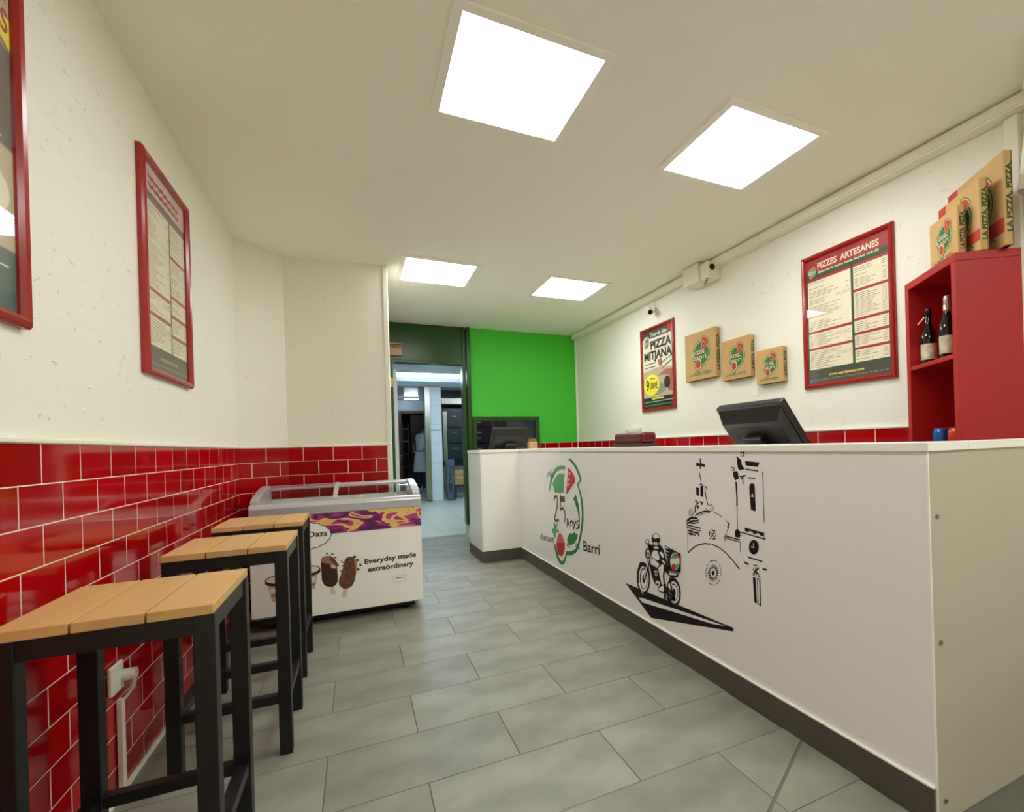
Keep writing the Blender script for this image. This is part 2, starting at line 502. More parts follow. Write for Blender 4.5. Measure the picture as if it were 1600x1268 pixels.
win = empty('window_1', ((HX0 + HX1) / 2, YB, HZ0)); tag(win, kind='structure')
FRW = 0.05


def wbox(name, a, b, material, parent, bev=0.0):
    o = box(name, a, b, material, parent, bev)
    o.location = -Vector(parent.location)
    return o


for nm, a, b in (('frame_head', (HX0, YB - 0.03, HZ1 - FRW), (HX1, YB + 0.08, HZ1)),
                 ('frame_sill', (HX0, YB - 0.03, HZ0), (HX1, YB + 0.08, HZ0 + FRW)),
                 ('frame_jamb', (HX0, YB - 0.03, HZ0 + FRW), (HX0 + FRW, YB + 0.08, HZ1 - FRW)),
                 ('frame_jamb', (HX1 - FRW, YB - 0.03, HZ0 + FRW), (HX1, YB + 0.08, HZ1 - FRW))):
    wbox(nm, a, b, DKGREEN, win, 0.004)
wbox('pane', (HX0 + FRW, YB + 0.02, HZ0 + FRW), (HX1 - FRW, YB + 0.026, HZ1 - FRW), DARKPANE, win)

door = empty('door_1', (0.75, YB, 0)); tag(door, kind='structure')
wbox('lintel_panel', (0.235, YB - 0.01, 2.10), (1.155, YB + 0.10, HC - 0.002), DKGREEN, door)
wbox('lintel_rail', (0.235, YB - 0.03, 2.085), (1.155, YB + 0.10, 2.115), DKGREEN, door, 0.004)
wbox('jamb', (0.30, YB - 0.02, 0.0), (0.375, YB + 0.10, 2.085), DKGREEN, door, 0.005)
wbox('jamb', (1.150, YB - 0.03, 0.165), (1.190, YB + 0.10, HC - 0.002), DKGREEN, door, 0.008)
wbox('jamb', (1.198, YB - 0.05, 0.165), (1.245, YB + 0.10, HC - 0.002), DKGREEN, door, 0.010)
wbox('jamb_foot', (1.160, YB + 0.0, 0.0), (1.245, YB + 0.10, 0.165), KFLOORT, door)
wbox('latch', (0.340, YB - 0.035, 1.80), (0.372, YB - 0.02, 1.90), mat('brass', (186, 140, 60), 0.35, metal=0.8), door, 0.003)
leaf = wbox('door_leaf', (0.385, YB + 0.11, 0.02), (0.425, YB + 0.95, 2.02), KWALL, door)
wbox('handle', (0.425, YB + 0.14, 0.92), (0.455, YB + 0.18, 1.02), PLASB, door, 0.008)

# cable trunking under the ceiling on the right
tr = empty('trim_2', (XR - 0.035, 2.3, HC - 0.07)); tag(tr, kind='structure')
wbox('trunking', (XR - 0.072, 0.75, HC - 0.066), (XR - 0.0005, YB - 0.03, HC - 0.008), CAPW, tr, 0.004)
wbox('trunking_lid', (XR - 0.078, 0.75, HC - 0.056), (XR - 0.070, YB - 0.03, HC - 0.014), CAPW, tr, 0.002)
wbox('drop_trunking', (XR - 0.03, 1.10, 1.2), (XR - 0.0005, 1.155, HC - 0.068), CAPW, tr, 0.004)
m = MB(); m.prism([(2.655, 1.10, HC - 0.03), (2.25, 0.90, HC - 0.03), (2.25, 0.2, HC - 0.03), (2.655, 0.2, HC - 0.03)], (0, 0, 0.029))
tag(m.build('trim_3', WALL), kind='structure')

# kitchen beyond the doorway -----------------------------------------
KX0, KX1, KY1, KH = -0.6, 5.2, 16.15, 2.62
kfl = tag(box('floor_kitchen', (KX0, 6.30, -0.08), (KX1, KY1 + 1.6, -0.0025), KGROUT), kind='structure')
for i in range(0, 6):
    for j in range(0, 14):
        a = 0.02 + i * 0.46; b = 6.30 + j * 0.46
        me = tile_mesh('kitchen_floor_tile', 0.457, 0.457, 0.01, 0.001, KFLOORT)
        o = bpy.data.objects.new('tile', me); COL.objects.link(o); o.parent = kfl; o.location = (a + 0.23, b + 0.23, 0)
for nm, a, b in (('wall_kitchen_left', (KX0 - 0.1, YB + 0.12, 0), (KX0, KY1, KH)), ('wall_kitchen_right', (KX1, YB + 0.12, 0), (KX1 + 0.1, KY1, KH))):
    tag(box(nm, a, b, KWALL), kind='structure')
m = MB(); DX0, DX1, DZ = 1.20, 2.05, 2.22
m.box((KX0, KY1, 0), (DX0, KY1 + 0.12, KH)); m.box((DX1, KY1, 0), (KX1, KY1 + 0.12, KH)); m.box((DX0, KY1, DZ), (DX1, KY1 + 0.12, KH))
tag(m.build('wall_kitchen_far', KWALL), kind='structure')
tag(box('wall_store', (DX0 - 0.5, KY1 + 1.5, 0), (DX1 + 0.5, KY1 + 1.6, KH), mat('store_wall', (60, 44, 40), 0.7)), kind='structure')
tag(box('ceiling_kitchen', (KX0 - 0.1, YB + 0.02, KH), (KX1 + 0.1, KY1 + 1.6, KH + 0.08), KWALL), kind='structure')
tag(box('wall_kitchen_front', (KX0, YB + 0.10, 0), (0.235, YB + 0.14, KH), KWALL), kind='structure')
WOODF = mat('brown_door_wood', (118, 84, 58), 0.5)
d2 = empty('door_2', (1.6, KY1, 0)); tag(d2, kind='structure')
wbox('frame_jamb', (DX0 - 0.1, KY1 - 0.03, 0), (DX0 + 0.02, KY1 + 0.12, DZ + 0.08), WOODF, d2)
wbox('frame_jamb', (DX1 - 0.02, KY1 - 0.03, 0), (DX1 + 0.1, KY1 + 0.12, DZ + 0.08), WOODF, d2)
wbox('frame_head', (DX0 + 0.02, KY1 - 0.03, DZ), (DX1 - 0.02, KY1 + 0.12, DZ + 0.08), WOODF, d2)
wbox('door_leaf', (DX0 + 0.30, KY1 + 0.16, 0.02), (DX1 - 0.02, KY1 + 0.20, DZ - 0.02), mat('maroon_door', (52, 20, 16), 0.4), d2)
wbox('handle', (DX0 + 0.36, KY1 + 0.12, 1.0), (DX0 + 0.39, KY1 + 0.16, 1.25), STEEL, d2)
# tiled pillar with steel post, beam over
pil = tag(box('wall_kitchen_pillar', (1.372, 10.72, 0), (1.60, 10.95, 2.40), GROUT), kind='structure')
for k in range(6):
    z0 = k * 0.40; z1 = min(z0 + 0.394, 2.40)
    o = box('tile', (1.3725, 10.708, z0 + 0.004), (1.597, 10.719, z1), KWALL, pil, 0.002)
    o = box('tile', (1.601, 10.722, z0 + 0.004), (1.609, 10.948, z1), KWALL, pil)
box('dado_strip', (1.372, 10.700, 1.47), (1.60, 10.7075, 1.495), STEEL, pil)
tag(box('trim_4', (1.262, 10.62, 0.02), (1.368, 10.80, 2.40), STEEL, None, 0.004), kind='structure')
tag(box('wall_kitchen_beam', (KX0, 10.70, 2.402), (KX1, 10.95, KH), KWALL), kind='structure')
tag(box('trim_5', (0.30, 7.40, 2.30), (2.6, 7.62, 2.40), KWALL), kind='structure')
tag(box('trim_6', (0.30, 9.60, 2.36), (2.8, 9.80, 2.46), KWALL), kind='structure')

# ================================================================== lights
PANELEM = mat('panel_diffuser', (248, 251, 249), 0.5, emit=PANEL_POWER)
LAMPF = mat('panel_frame', (248, 245, 236), 0.5)
for (x, y, lb) in ((0.6155, 1.891, 'square ceiling light panel over the aisle between the middle stool and the counter'), (1.7684, 1.891, 'square ceiling light panel above the counter, in line with the framed pizza menu'),
                   (0.627, 4.165, 'square ceiling light panel beside the plastered stub wall'), (1.802, 4.185, 'square ceiling light panel over the inner counter corner near the green wall'),
                   (0.6155, -0.385, 'square ceiling light panel over the aisle, closest to the street wall'), (1.7684, -0.385, 'square ceiling light panel closest to the street wall, on the side of the red shelf')):
    t = empty('ceiling_light', (x, y, HC), 0, lb, 'light', 'square light panels in the ceiling')
    a, b = 0.30, 0.265
    m = MB()
    for (p, q) in (((-a, -a), (a, -b)), ((-a, b), (a, a)), ((-a, -b), (-b, b)), ((b, -b), (a, b))):
        m.box((p[0], p[1], -0.011), (q[0], q[1], -0.001))
    m.build('frame', LAMPF, t)
    m = MB(); m.box((-b, -b, -0.007), (b, b, -0.001)); m.build('diffuser', PANELEM, t)
TUBEEM = mat('tube_glow', (214, 234, 255), 0.5, emit=TUBE_POWER)
for (x0, x1, y, z, lb) in ((0.50, 1.70, 8.6, 2.33, 'long fluorescent ceiling light seen through the kitchen doorway'), (2.3, 3.5, 8.2, 2.45, 'fluorescent ceiling light in the kitchen beyond the hatch window')):
    t = empty('fluorescent_light', ((x0 + x1) / 2, y, z), 0, lb, 'light', 'kitchen tube lights')
    h = (x1 - x0) / 2
    m = MB(); m.box((-h, -0.09, 0.02), (h, 0.09, 0.06)); m.build('housing', PLASW, t, 0.005)
    for s in (-0.045, 0.045):
        m = MB(); m.cyl((-h + 0.02, s, -0.005), (h - 0.02, s, -0.005), 0.022); m.build('tube', TUBEEM, t, smooth=True)
    for s in (-0.7, 0.7):
        m = MB(); m.cyl((s * h, 0, 0.06), (s * h, 0, KH - z - 0.0005), 0.006, 8); m.build('hanger', PLASW, t)
    for s in (-1, 1):
        m = MB(); m.box((s * h - 0.012, -0.085, -0.03), (s * h + 0.012, 0.085, 0.02)); m.build('end_cap', PLASW, t)
t = empty('fluorescent_light', (1.42, 15.0, KH - 0.0605), 0, 'small tube light in front of the wooden kitchen door', 'light', None)
m = MB(); m.box((-0.2, -0.06, 0.02), (0.2, 0.06, 0.06)); m.build('housing', PLASW, t)
m = MB(); m.cyl((-0.18, 0, 0), (0.18, 0, 0), 0.02); m.build('tube', TUBEEM, t, smooth=True)

# ================================================================== counter
XC = 1.414
CT = 1.060
ctr = empty('service_counter', (XC, 2.7, 0), 0, 'long white counter with vinyl artwork and a dark grey skirting', 'counter')


def cbox(name, a, b, material, bev=0.0, parent=None):
    p = parent or ctr
    o = box(name, a, b, material, p, bev)
    o.location = -ctr.location if p is ctr else (0, 0, 0)
    return o


YE, YJ, XRET, YRB = 0.815, 4.60, 1.030, 5.16
cbox('front_panel', (XC, YE + 0.004, 0.10), (XC + 0.02, YJ, CT - 0.026), CWHITE)
cbox('return_panel', (XRET + 0.018, YJ - 0.0, 0.10), (XC + 0.02, YJ + 0.02, CT - 0.026), CEDGE)
cbox('side_panel', (XRET, YJ - 0.002, 0.10), (XRET + 0.018, YRB, CT - 0.026), CWHITE)
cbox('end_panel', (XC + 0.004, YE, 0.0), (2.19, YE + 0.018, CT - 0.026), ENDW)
cbox('corner_strip', (XC - 0.001, YE - 0.001, 0.0), (XC + 0.004, YE + 0.004, CT - 0.026), CEDGE)
cbox('ledge_front', (XC - 0.006, YE - 0.006, CT - 0.026), (XC + 0.19, YJ - 0.006, CT), CEDGE, 0.002)
cbox('ledge_return', (XRET - 0.006, YJ - 0.006, CT - 0.026), (XC + 0.19, YJ + 0.19, CT), CEDGE, 0.002)
cbox('ledge_side', (XRET - 0.006, YJ + 0.19, CT - 0.026), (XRET + 0.15, YRB, CT), CEDGE, 0.002)
cbox('ledge_end', (XC + 0.19, YE - 0.006, CT - 0.026), (2.19, YE + 0.03, CT), CEDGE, 0.002)
cbox('worktop', (XC + 0.02, YE + 0.05, 0.86), (XC + 0.52, YJ + 0.02, 0.89), CEDGE)
cbox('worktop_return', (XRET + 0.02, YJ + 0.021, 0.86), (XC + 0.52, YRB, 0.89), CEDGE)
cbox('kickboard', (XC - 0.010, YE + 0.004, 0), (XC + 0.01, YJ - 0.011, 0.103), KICK)
cbox('kickboard', (XRET - 0.010, YJ - 0.010, 0), (XC - 0.008, YJ + 0.01, 0.103), KICK)
cbox('kickboard', (XRET - 0.010, YJ + 0.01, 0), (XRET + 0.01, YRB, 0.103), KICK)
cbox('skirting_bead', (XC - 0.010, YE + 0.004, 0.103), (XC, YJ - 0.011, 0.108), CEDGE)
for z in (0.853, 0.502, 0.061):
    m = MB(); m.cyl((0, 0, 0), (0, -0.005, 0), 0.006, 12); o = m.build('screw', STEEL, ctr); o.location = Vector((1.448, YE, z)) - ctr.location

# vinyl artwork on the front panel -- traced in the plane of the panel
pl = Print((XC, 0, 0), (0, -1, 0), (0, 0, 1), (-1, 0, 0))


def crop_fn(p, ox, oy, sc):
    return lambda *pts: [p.uv(ox + x / sc, oy + y / sc) for x, y in pts]


ART = {}


def art(name):
    p = Print((XC, 0, 0), (0, -1, 0), (0, 0, 1), (-1, 0, 0)); ART[name] = p
    return p


def finish(p, name):
    o = p.build(name, ctr); o.location = -ctr.location
    return o


def textpx(p, c, body, a, b, top, material, layer=0, bold=0.0):
    """text between two traced baseline points, height from a traced top point"""
    (u0, v0), (u1, v1), (ut, vt) = c(a, b, top)
    p.text(body, u0, v0, u1 - u0, vt - v0, material, layer, bold, slope=(v1 - v0) / (u1 - u0))


# 1. anniversary pizza emblem
p = art('logo'); c = crop_fn(p, 840, 700, 6.675)
p.poly(c((115, 452), (130, 340), (155, 260), (190, 200), (240, 178), (288, 183), (288, 222), (250, 218), (205, 240), (175, 280), (150, 350), (128, 450)), INKLG)
p.poly(c((152, 380), (165, 345), (190, 295), (220, 265), (280, 262), (272, 460), (225, 465), (178, 460), (172, 410)), INKLG)
p.poly(c((320, 200), (355, 235), (380, 285), (395, 345), (305, 480), (299, 470)), INKR)
for (x, y) in ((335, 265), (327, 327), (320, 378)):
    p.poly(c((x - 7, y - 14), (x + 4, y - 16), (x + 8, y + 4), (x - 2, y + 14), (x - 9, y + 8)), INKW, 1)
p.poly(c((325, 95), (370, 130), (410, 190), (440, 260), (460, 330), (425, 385), (445, 440), (465, 520), (478, 620), (480, 740), (470, 850), (450, 950), (430, 1040), (400, 1090),
         (350, 1118), (304, 1118), (296, 1160), (280, 1205), (255, 1215), (230, 1200), (205, 1150), (185, 1080), (170, 1000), (185, 1000), (200, 1060), (225, 1140), (250, 1180), (272, 1165),
         (288, 1120), (296, 1072), (350, 1075), (395, 1050), (420, 990), (440, 900), (455, 800), (462, 700), (455, 580), (440, 480), (410, 378), (442, 325), (420, 270), (390, 200), (350, 145), (325, 120)), INKG)
p.poly(c((368, 530), (400, 480), (410, 520), (430, 590), (440, 680), (440, 840), (428, 840), (428, 720), (415, 640), (398, 600), (392, 560)), INKG)
p.poly(c((150, 840), (175, 832), (165, 780), (178, 770), (190, 802), (200, 780), (208, 786), (198, 838), (225, 862), (215, 880), (195, 880), (185, 930), (170, 940), (165, 890), (148, 870)), INKLG)
p.poly(c((195, 985), (285, 985), (285, 1050), (270, 1110), (248, 1128), (220, 1110), (200, 1050)), INKR)
p.poly(c((200, 985), (205, 930), (222, 885), (250, 890), (265, 930), (280, 985)), INKP)
p.poly(c((310, 935), (335, 885), (365, 890), (385, 870), (400, 895), (420, 895), (415, 935), (390, 985), (360, 1008), (325, 1000), (310, 970)), INKG)
W = 0.012
p.stroke(c((172, 540), (180, 505), (198, 498), (208, 530), (205, 600), (190, 680), (178, 735), (190, 757), (222, 750)), 0.020, INKGR, 2)
p.stroke(c((240, 488), (238, 640), (262, 622), (283, 655), (289, 715), (280, 770)), 0.018, INKGR, 2)
p.stroke(c((240, 532), (280, 530)), 0.045, INKGR, 2)
for s in (((105, 312), (108, 248), (117, 288), (128, 240), (134, 302)), ((140, 285), (150, 278), (148, 255), (139, 270), (141, 300), (152, 296)), ((142, 236), (152, 218)), ((170, 270), (160, 276), (168, 300), (160, 312))):
    p.stroke(c(*s), 0.007, INKGR, 2)
for s in (((308, 822), (311, 740), (317, 736), (332, 818)), ((309, 785), (326, 782)), ((345, 812), (343, 758)), ((344, 780), (358, 754), (368, 772), (371, 828)), ((376, 768), (387, 806)), ((400, 762), (374, 848)),
          ((426, 758), (412, 760), (408, 782), (424, 802), (426, 832), (405, 838))):
    p.stroke(c(*s), 0.011, INK, 2)
textpx(p, c, 'donant', (30, 945), (172, 985), (30, 880), INKGR, 2, 0.012)
textpx(p, c, 'et', (306, 1025), (345, 1040), (306, 965), INKG, 2, 0.01)
textpx(p, c, 'al', (396, 1030), (438, 1055), (396, 960), INKG, 2, 0.01)
textpx(p, c, 'Barri', (480, 1068), (650, 1112), (480, 958), INK, 2, 0.012)
finish(p, 'logo')

# 2. delivery rider on the ramp
p = art('rider_graphic'); c = crop_fn(p, 970, 820, 7.042)


def cell(p, c, x, y, rx, ry, material, layer, n=30, rot=0.0):
    cr, sr = math.cos(rot), math.sin(rot)
    p.poly(c(*[(x + rx * math.cos(t) * cr - ry * math.sin(t) * sr, y + rx * math.cos(t) * sr + ry * math.sin(t) * cr) for t in [2 * math.pi * i / n for i in range(n)]]), material, layer)


p.poly(c((50, 635), (1240, 1130), (1240, 1170), (335, 1020)), INK, 0)
p.poly(c((196, 796), (232, 800), (700, 955), (1165, 1113), (1000, 1083), (700, 990), (240, 850)), CWHITE, 1)
for (x, y, rx, ry, rt) in ((250, 585, 74, 178, -0.03), (583, 735, 78, 158, -0.08)):
    cell(p, c, x, y, rx, ry, INK, 2, rot=rt); cell(p, c, x + 4, y + 4, rx - 20, ry - 36, CWHITE, 3, rot=rt)
    cell(p, c, x + 4, y + 4, rx - 32, ry - 60, INK, 4, rot=rt); cell(p, c, x + 6, y + 6, rx - 40, ry - 72, CWHITE, 5, rot=rt)
    cell(p, c, x + 8, y + 6, 17, 44, INK, 6, rot=rt)
p.stroke(c((196, 640), (250, 760)), 0.006, CWHITE, 7)
p.poly(c((205, 430), (222, 402), (262, 412), (300, 445), (318, 490), (285, 470), (245, 450), (210, 470)), INK, 7)
p.stroke(c((318, 370), (292, 470), (262, 600)), 0.022, INK, 7); p.stroke(c((314, 375), (288, 470), (262, 580)), 0.009, CWHITE, 8)
p.poly(c((318, 420), (420, 480), (440, 600), (490, 735), (430, 705), (380, 650), (345, 560)), INK, 7)
p.poly(c((375, 500), (410, 505), (415, 560), (380, 555)), CWHITE, 8); p.stroke(c((380, 520), (412, 525)), 0.006, INK, 9); p.stroke(c((380, 540), (412, 545)), 0.006, INK, 9)
cell(p, c, 410, 645, 24, 36, CWHITE, 8); cell(p, c, 410, 650, 12, 18, INK, 9)
p.poly(c((320, 225), (372, 205), (440, 215), (475, 270), (500, 360), (540, 480), (525, 545), (455, 470), (420, 470), (345, 390)), INK, 7)
p.poly(c((348, 300), (372, 275), (405, 282), (425, 330), (432, 375), (405, 390), (365, 362), (342, 352)), CWHITE, 8)
p.poly(c((338, 370), (365, 368), (430, 430), (415, 462), (345, 415)), CWHITE, 8)
p.poly(c((430, 300), (455, 290), (480, 330), (482, 362), (460, 352)), CWHITE, 8)
p.poly(c((450, 380), (480, 388), (500, 430), (480, 424)), CWHITE, 8)
p.poly(c((415, 480), (455, 430), (488, 440), (478, 520), (472, 590), (482, 645), (455, 668), (438, 590)), CWHITE, 8)
p.stroke(c((415, 480), (438, 590), (455, 668)), 0.006, INK, 9); p.stroke(c((488, 440), (474, 560), (484, 645)), 0.010, INK, 9)
p.poly(c((418, 690), (458, 655), (492, 668), (495, 725), (470, 735), (425, 720)), CWHITE, 8); p.stroke(c((418, 690), (458, 655), (492, 668), (495, 730), (470, 738), (420, 718), (418, 690)), 0.006, INK, 9)
cell(p, c, 390, 150, 46, 62, INK, 8); p.poly(c((358, 128), (370, 102), (395, 94), (420, 110), (434, 145), (410, 138), (385, 150)), CWHITE, 9)
p.poly(c((372, 188), (400, 180), (412, 205), (400, 228), (378, 222)), CWHITE, 9); p.stroke(c((392, 150), (392, 225)), 0.007, INK, 10)
p.poly(c((370, 236), (418, 236), (420, 258), (372, 256)), CWHITE, 9)
p.stroke(c((328, 240), (370, 250)), 0.028, INK, 8); p.stroke(c((318, 210), (330, 300)), 0.014, INK, 8)
cell(p, c, 294, 180, 21, 28, INK, 8); cell(p, c, 294, 180, 14, 20, CWHITE, 9); p.stroke(c((300, 205), (318, 250)), 0.009, INK, 8)
cell(p, c, 303, 310, 29, 62, INK, 8); cell(p, c, 306, 312, 17, 44, CWHITE, 9); cell(p, c, 308, 318, 8, 28, INK, 10)
p.poly(c((487, 222), (662, 315), (662, 525), (545, 502), (520, 430)), INK, 8)
for k in range(6):
    p.poly(c((490 + k * 5, 232 + k * 38), (540 - k * 3, 262 + k * 38), (494 + k * 5, 250 + k * 38)), CWHITE, 9)
cell(p, c, 602, 398, 52, 98, INKW, 9); cell(p, c, 602, 398, 47, 90, INKLG, 10)
p.poly(c((556, 372), (650, 360), (652, 425), (560, 440)), INKW, 11); cell(p, c, 588, 458, 22, 36, INKR, 12); p.poly(c((605, 310), (645, 325), (640, 352), (612, 350)), INKR, 11)
p.poly(c((522, 508), (640, 530), (636, 566), (560, 578), (528, 548)), INK, 9); p.poly(c((532, 518), (625, 536), (612, 552), (542, 545)), CWHITE, 10)
p.stroke(c((545, 585), (575, 765)), 0.014, INK, 9); p.stroke(c((490, 650), (492, 805)), 0.018, INK, 9); p.stroke(c((495, 725), (600, 812)), 0.014, INK, 9); p.stroke(c((520, 820), (600, 800)), 0.018, INK, 9)
p.stroke(c((505, 690), (590, 762)), 0.012, INK, 9); cell(p, c, 550, 665, 24, 34, CWHITE, 9)
finish(p, 'rider_graphic')

# 3. church drawing
p = art('church_graphic'); c = crop_fn(p, 1060, 695, 4.875)
S = lambda w_, *pts: p.stroke(c(*pts), w_ * 0.00060, INK, 1)
Q = lambda *pts: p.poly(c(*pts), INK, 0)
Q((163, 100), (172, 100), (173, 137), (206, 150), (200, 168), (173, 160), (172, 182), (163, 180), (163, 158), (140, 162), (133, 145), (142, 130), (163, 142))
S(10, (160, 208), (166, 240), (175, 278))
finish(p, 'cross_graphic'); p = art('dome_graphic'); c = crop_fn(p, 1060, 695, 4.875)
Q((135, 322), (157, 325), (157, 388), (138, 380)); Q((167, 312), (190, 308), (191, 398), (168, 388))
S(8, (163, 302), (178, 295), (190, 312)); S(10, (203, 312), (220, 332)); S(9, (203, 335), (212, 400), (226, 458))
S(12, (130, 422), (142, 432), (152, 445), (140, 448)); S(10, (165, 432), (190, 440)); S(14, (176, 436), (180, 452)); S(12, (132, 458), (156, 470), (146, 482)); S(14, (130, 465), (130, 512))
S(6, (84, 490), (82, 535)); S(6, (97, 486), (97, 540)); S(7, (118, 500), (114, 535)); S(6, (108, 520), (104, 545))
Q((59, 592), (66, 566), (92, 546), (132, 544), (152, 562), (156, 594), (120, 600), (64, 602))
p.stroke(c((66, 590), (100, 568), (145, 566)), 0.0035, CWHITE, 2); p.stroke(c((80, 600), (115, 588), (150, 584)), 0.0025, CWHITE, 2)
S(10, (65, 608), (172, 634)); S(9, (66, 626), (168, 654)); S(14, (76, 650), (108, 655), (108, 676), (82, 672)); S(14, (118, 664), (150, 668), (158, 692)); S(8, (78, 672), (100, 686)); S(8, (112, 680), (132, 686))
S(4, (68, 600), (70, 700), (74, 818))
S(10, (130, 536), (160, 516), (200, 503), (245, 506)); S(5, (150, 536), (200, 518), (240, 516)); S(5, (268, 508), (300, 522), (332, 547))
S(5, (210, 482), (228, 500)); S(5, (240, 462), (252, 450), (266, 478), (262, 498)); S(5, (244, 480), (254, 500))
S(5, (360, 568), (392, 606), (374, 650), (370, 664)); S(9, (384, 590), (376, 628)); S(8, (358, 676), (370, 684))
S(8, (238, 656), (282, 712)); S(8, (280, 650), (240, 714)); S(10, (238, 662), (236, 690)); S(9, (252, 646), (272, 652)); S(9, (262, 716), (282, 712)); S(7, (284, 668), (284, 700))
S(9, (350, 690), (470, 722)); S(6, (356, 706), (470, 738)); S(6, (352, 690), (358, 732)); S(6, (472, 740), (474, 815))
finish(p, 'dome_graphic'); p = art('arch_graphic'); c = crop_fn(p, 1060, 695, 4.875)
S(9, (76, 818), (110, 785), (150, 760), (200, 749), (246, 754)); S(9, (256, 755), (310, 778), (365, 822)); S(10, (370, 828), (412, 874), (466, 942))
finish(p, 'arch_graphic'); p = art('rose_graphic'); c = crop_fn(p, 1060, 695, 4.875)
for (t0, t1) in ((-2.1, -1.1), (-0.7, 0.3), (0.6, 1.2), (1.4, 2.2), (2.7, 3.9)):
    S(5, *[(268 + 58 * math.cos(t0 + (t1 - t0) * i / 8), 971 + 94 * math.sin(t0 + (t1 - t0) * i / 8)) for i in range(9)])
for k in range(18):
    t = 2 * math.pi * k / 18
    S(9, (266 + 24 * math.cos(t), 974 + 38 * math.sin(t)), (266 + 40 * math.cos(t), 974 + 64 * math.sin(t)))
cell(p, c, 265, 974, 11, 17, INK, 0)
finish(p, 'rose_graphic'); p = art('tower_graphic'); c = crop_fn(p, 1060, 695, 4.875)
Q((507, 120), (618, 132), (606, 166), (514, 156)); S(8, (515, 184), (606, 196)); S(8, (535, 248), (584, 256))
Q((540, 325), (545, 298), (562, 289), (580, 300), (583, 335), (590, 505), (553, 494), (545, 400)); p.poly(c((565, 364), (576, 396), (554, 394)), CWHITE, 2)
S(5, (643, 205), (648, 400), (655, 590)); S(14, (440, 285), (447, 400), (447, 460)); S(7, (447, 460), (450, 640))
cell(p, c, 488, 66, 15, 22, INK, 0); cell(p, c, 488, 70, 8, 13, CWHITE, 2); S(14, (480, 46), (500, 46))
Q((448, 92), (478, 112), (484, 150), (506, 182), (470, 192), (455, 180), (446, 130)); S(10, (444, 88), (468, 112)); S(8, (406, 168), (428, 176)); S(8, (408, 190), (430, 188))
Q((416, 200), (452, 200), (462, 256), (444, 262), (432, 272), (418, 232)); S(10, (470, 240), (512, 232)); S(8, (490, 240), (494, 296)); S(8, (478, 262), (500, 232))
Q((505, 628), (655, 668), (652, 697), (622, 687), (620, 676), (596, 670), (590, 680), (570, 674), (566, 660), (540, 654), (534, 664), (508, 654)); S(8, (480, 664), (662, 716)); S(6, (655, 700), (658, 722))
Q((430, 655), (450, 636), (474, 662), (468, 706), (434, 700)); S(5, (470, 690), (486, 690))
cell(p, c, 575, 777, 38, 56, INK, 0); p.stroke(c((573, 748), (576, 780), (556, 774)), 0.004, CWHITE, 2)
S(9, (530, 853), (640, 886)); S(12, (505, 893), (534, 907)); S(12, (645, 943), (673, 950))
S(10, (570, 945), (614, 985)); S(10, (612, 935), (572, 980)); S(6, (572, 918), (592, 912), (606, 924)); S(9, (590, 930), (594, 990)); S(6, (568, 990), (580, 985)); S(6, (608, 1000), (622, 996))
Q((568, 1005), (588, 1010), (600, 1208), (578, 1195)); S(6, (602, 1015), (620, 1020), (630, 1222), (610, 1210), (602, 1015)); S(8, (620, 1020), (628, 1215))
finish(p, 'tower_graphic')


# ================================================================== bar stools
def make_stool():
    t = empty('bar_stool')
    a, b, lw, ht = 0.178, 0.185, 0.040, 0.731
    for i in range(3):
        x0 = -a + i * (2 * a / 3)
        m = MB(); m.box((x0 + (0.002 if i else -0.001), -b, ht), (x0 + 2 * a / 3 - 0.002, b, ht + 0.022)); m.build('slat', WOODT, t, 0.002)
    for sx in (-1, 1):
        for sy in (-1, 1):
            x, y = sx * (a - lw / 2), sy * (b - lw / 2)
            m = MB(); m.box((x - lw / 2, y - lw / 2, 0), (x + lw / 2, y + lw / 2, ht)); m.build('leg', BLACKM, t, 0.002)
    for s in (-1, 1):
        m = MB(); m.box((-a + lw, s * (b - lw / 2) - 0.015, ht - 0.042), (a - lw, s * (b - lw / 2) + 0.015, ht)); m.build('apron', BLACKM, t)
        m = MB(); m.box((s * (a - lw / 2) - 0.015, -b + lw, ht - 0.042), (s * (a - lw / 2) + 0.015, b - lw, ht)); m.build('apron', BLACKM, t)
        m = MB(); m.box((-a + lw, s * (b - lw / 2) - 0.015, 0.185), (a - lw, s * (b - lw / 2) + 0.015, 0.215)); m.build('stretcher', BLACKM, t)
        m = MB(); m.box((s * (a - lw / 2) - 0.015, -b + lw, 0.185), (s * (a - lw / 2) + 0.015, b - lw, 0.215)); m.build('stretcher', BLACKM, t)
    return t


st = make_stool()
for i, (x, y, lb) in enumerate(((-0.475, 1.525, 'slatted wooden bar stool beside the wall socket, farthest from the freezer'), (-0.420, 2.255, 'slatted wooden bar stool between the two other stools'),
                                (-0.430, 2.915, 'slatted wooden bar stool standing next to the ice cream freezer'))):
    o = st if i == 0 else copy_tree(st)
    o.location = (x, y, 0)
    tag(o, lb, 'stool', 'bar stools along the red tiles')

# ================================================================== ice cream freezer
FX0, FX1, FY0, FY1 = -0.600, 0.372, 3.50, 4.07
fz = empty('chest_freezer', ((FX0 + FX1) / 2, FY0, 0), 0, 'white ice cream chest freezer with curved sliding glass lids', 'freezer')


def fbox(name, a, b, material, bev=0.0):
    o = box(name, a, b, material, fz, bev); o.location = -fz.location
    return o


def fprof(t):
    """curved top: front low, back high"""
    y = FY0 + (FY1 - FY0) * t
    return y, 0.770 + 0.085 * math.sin(min(1.0, t * 1.05) * math.pi / 2) ** 0.8


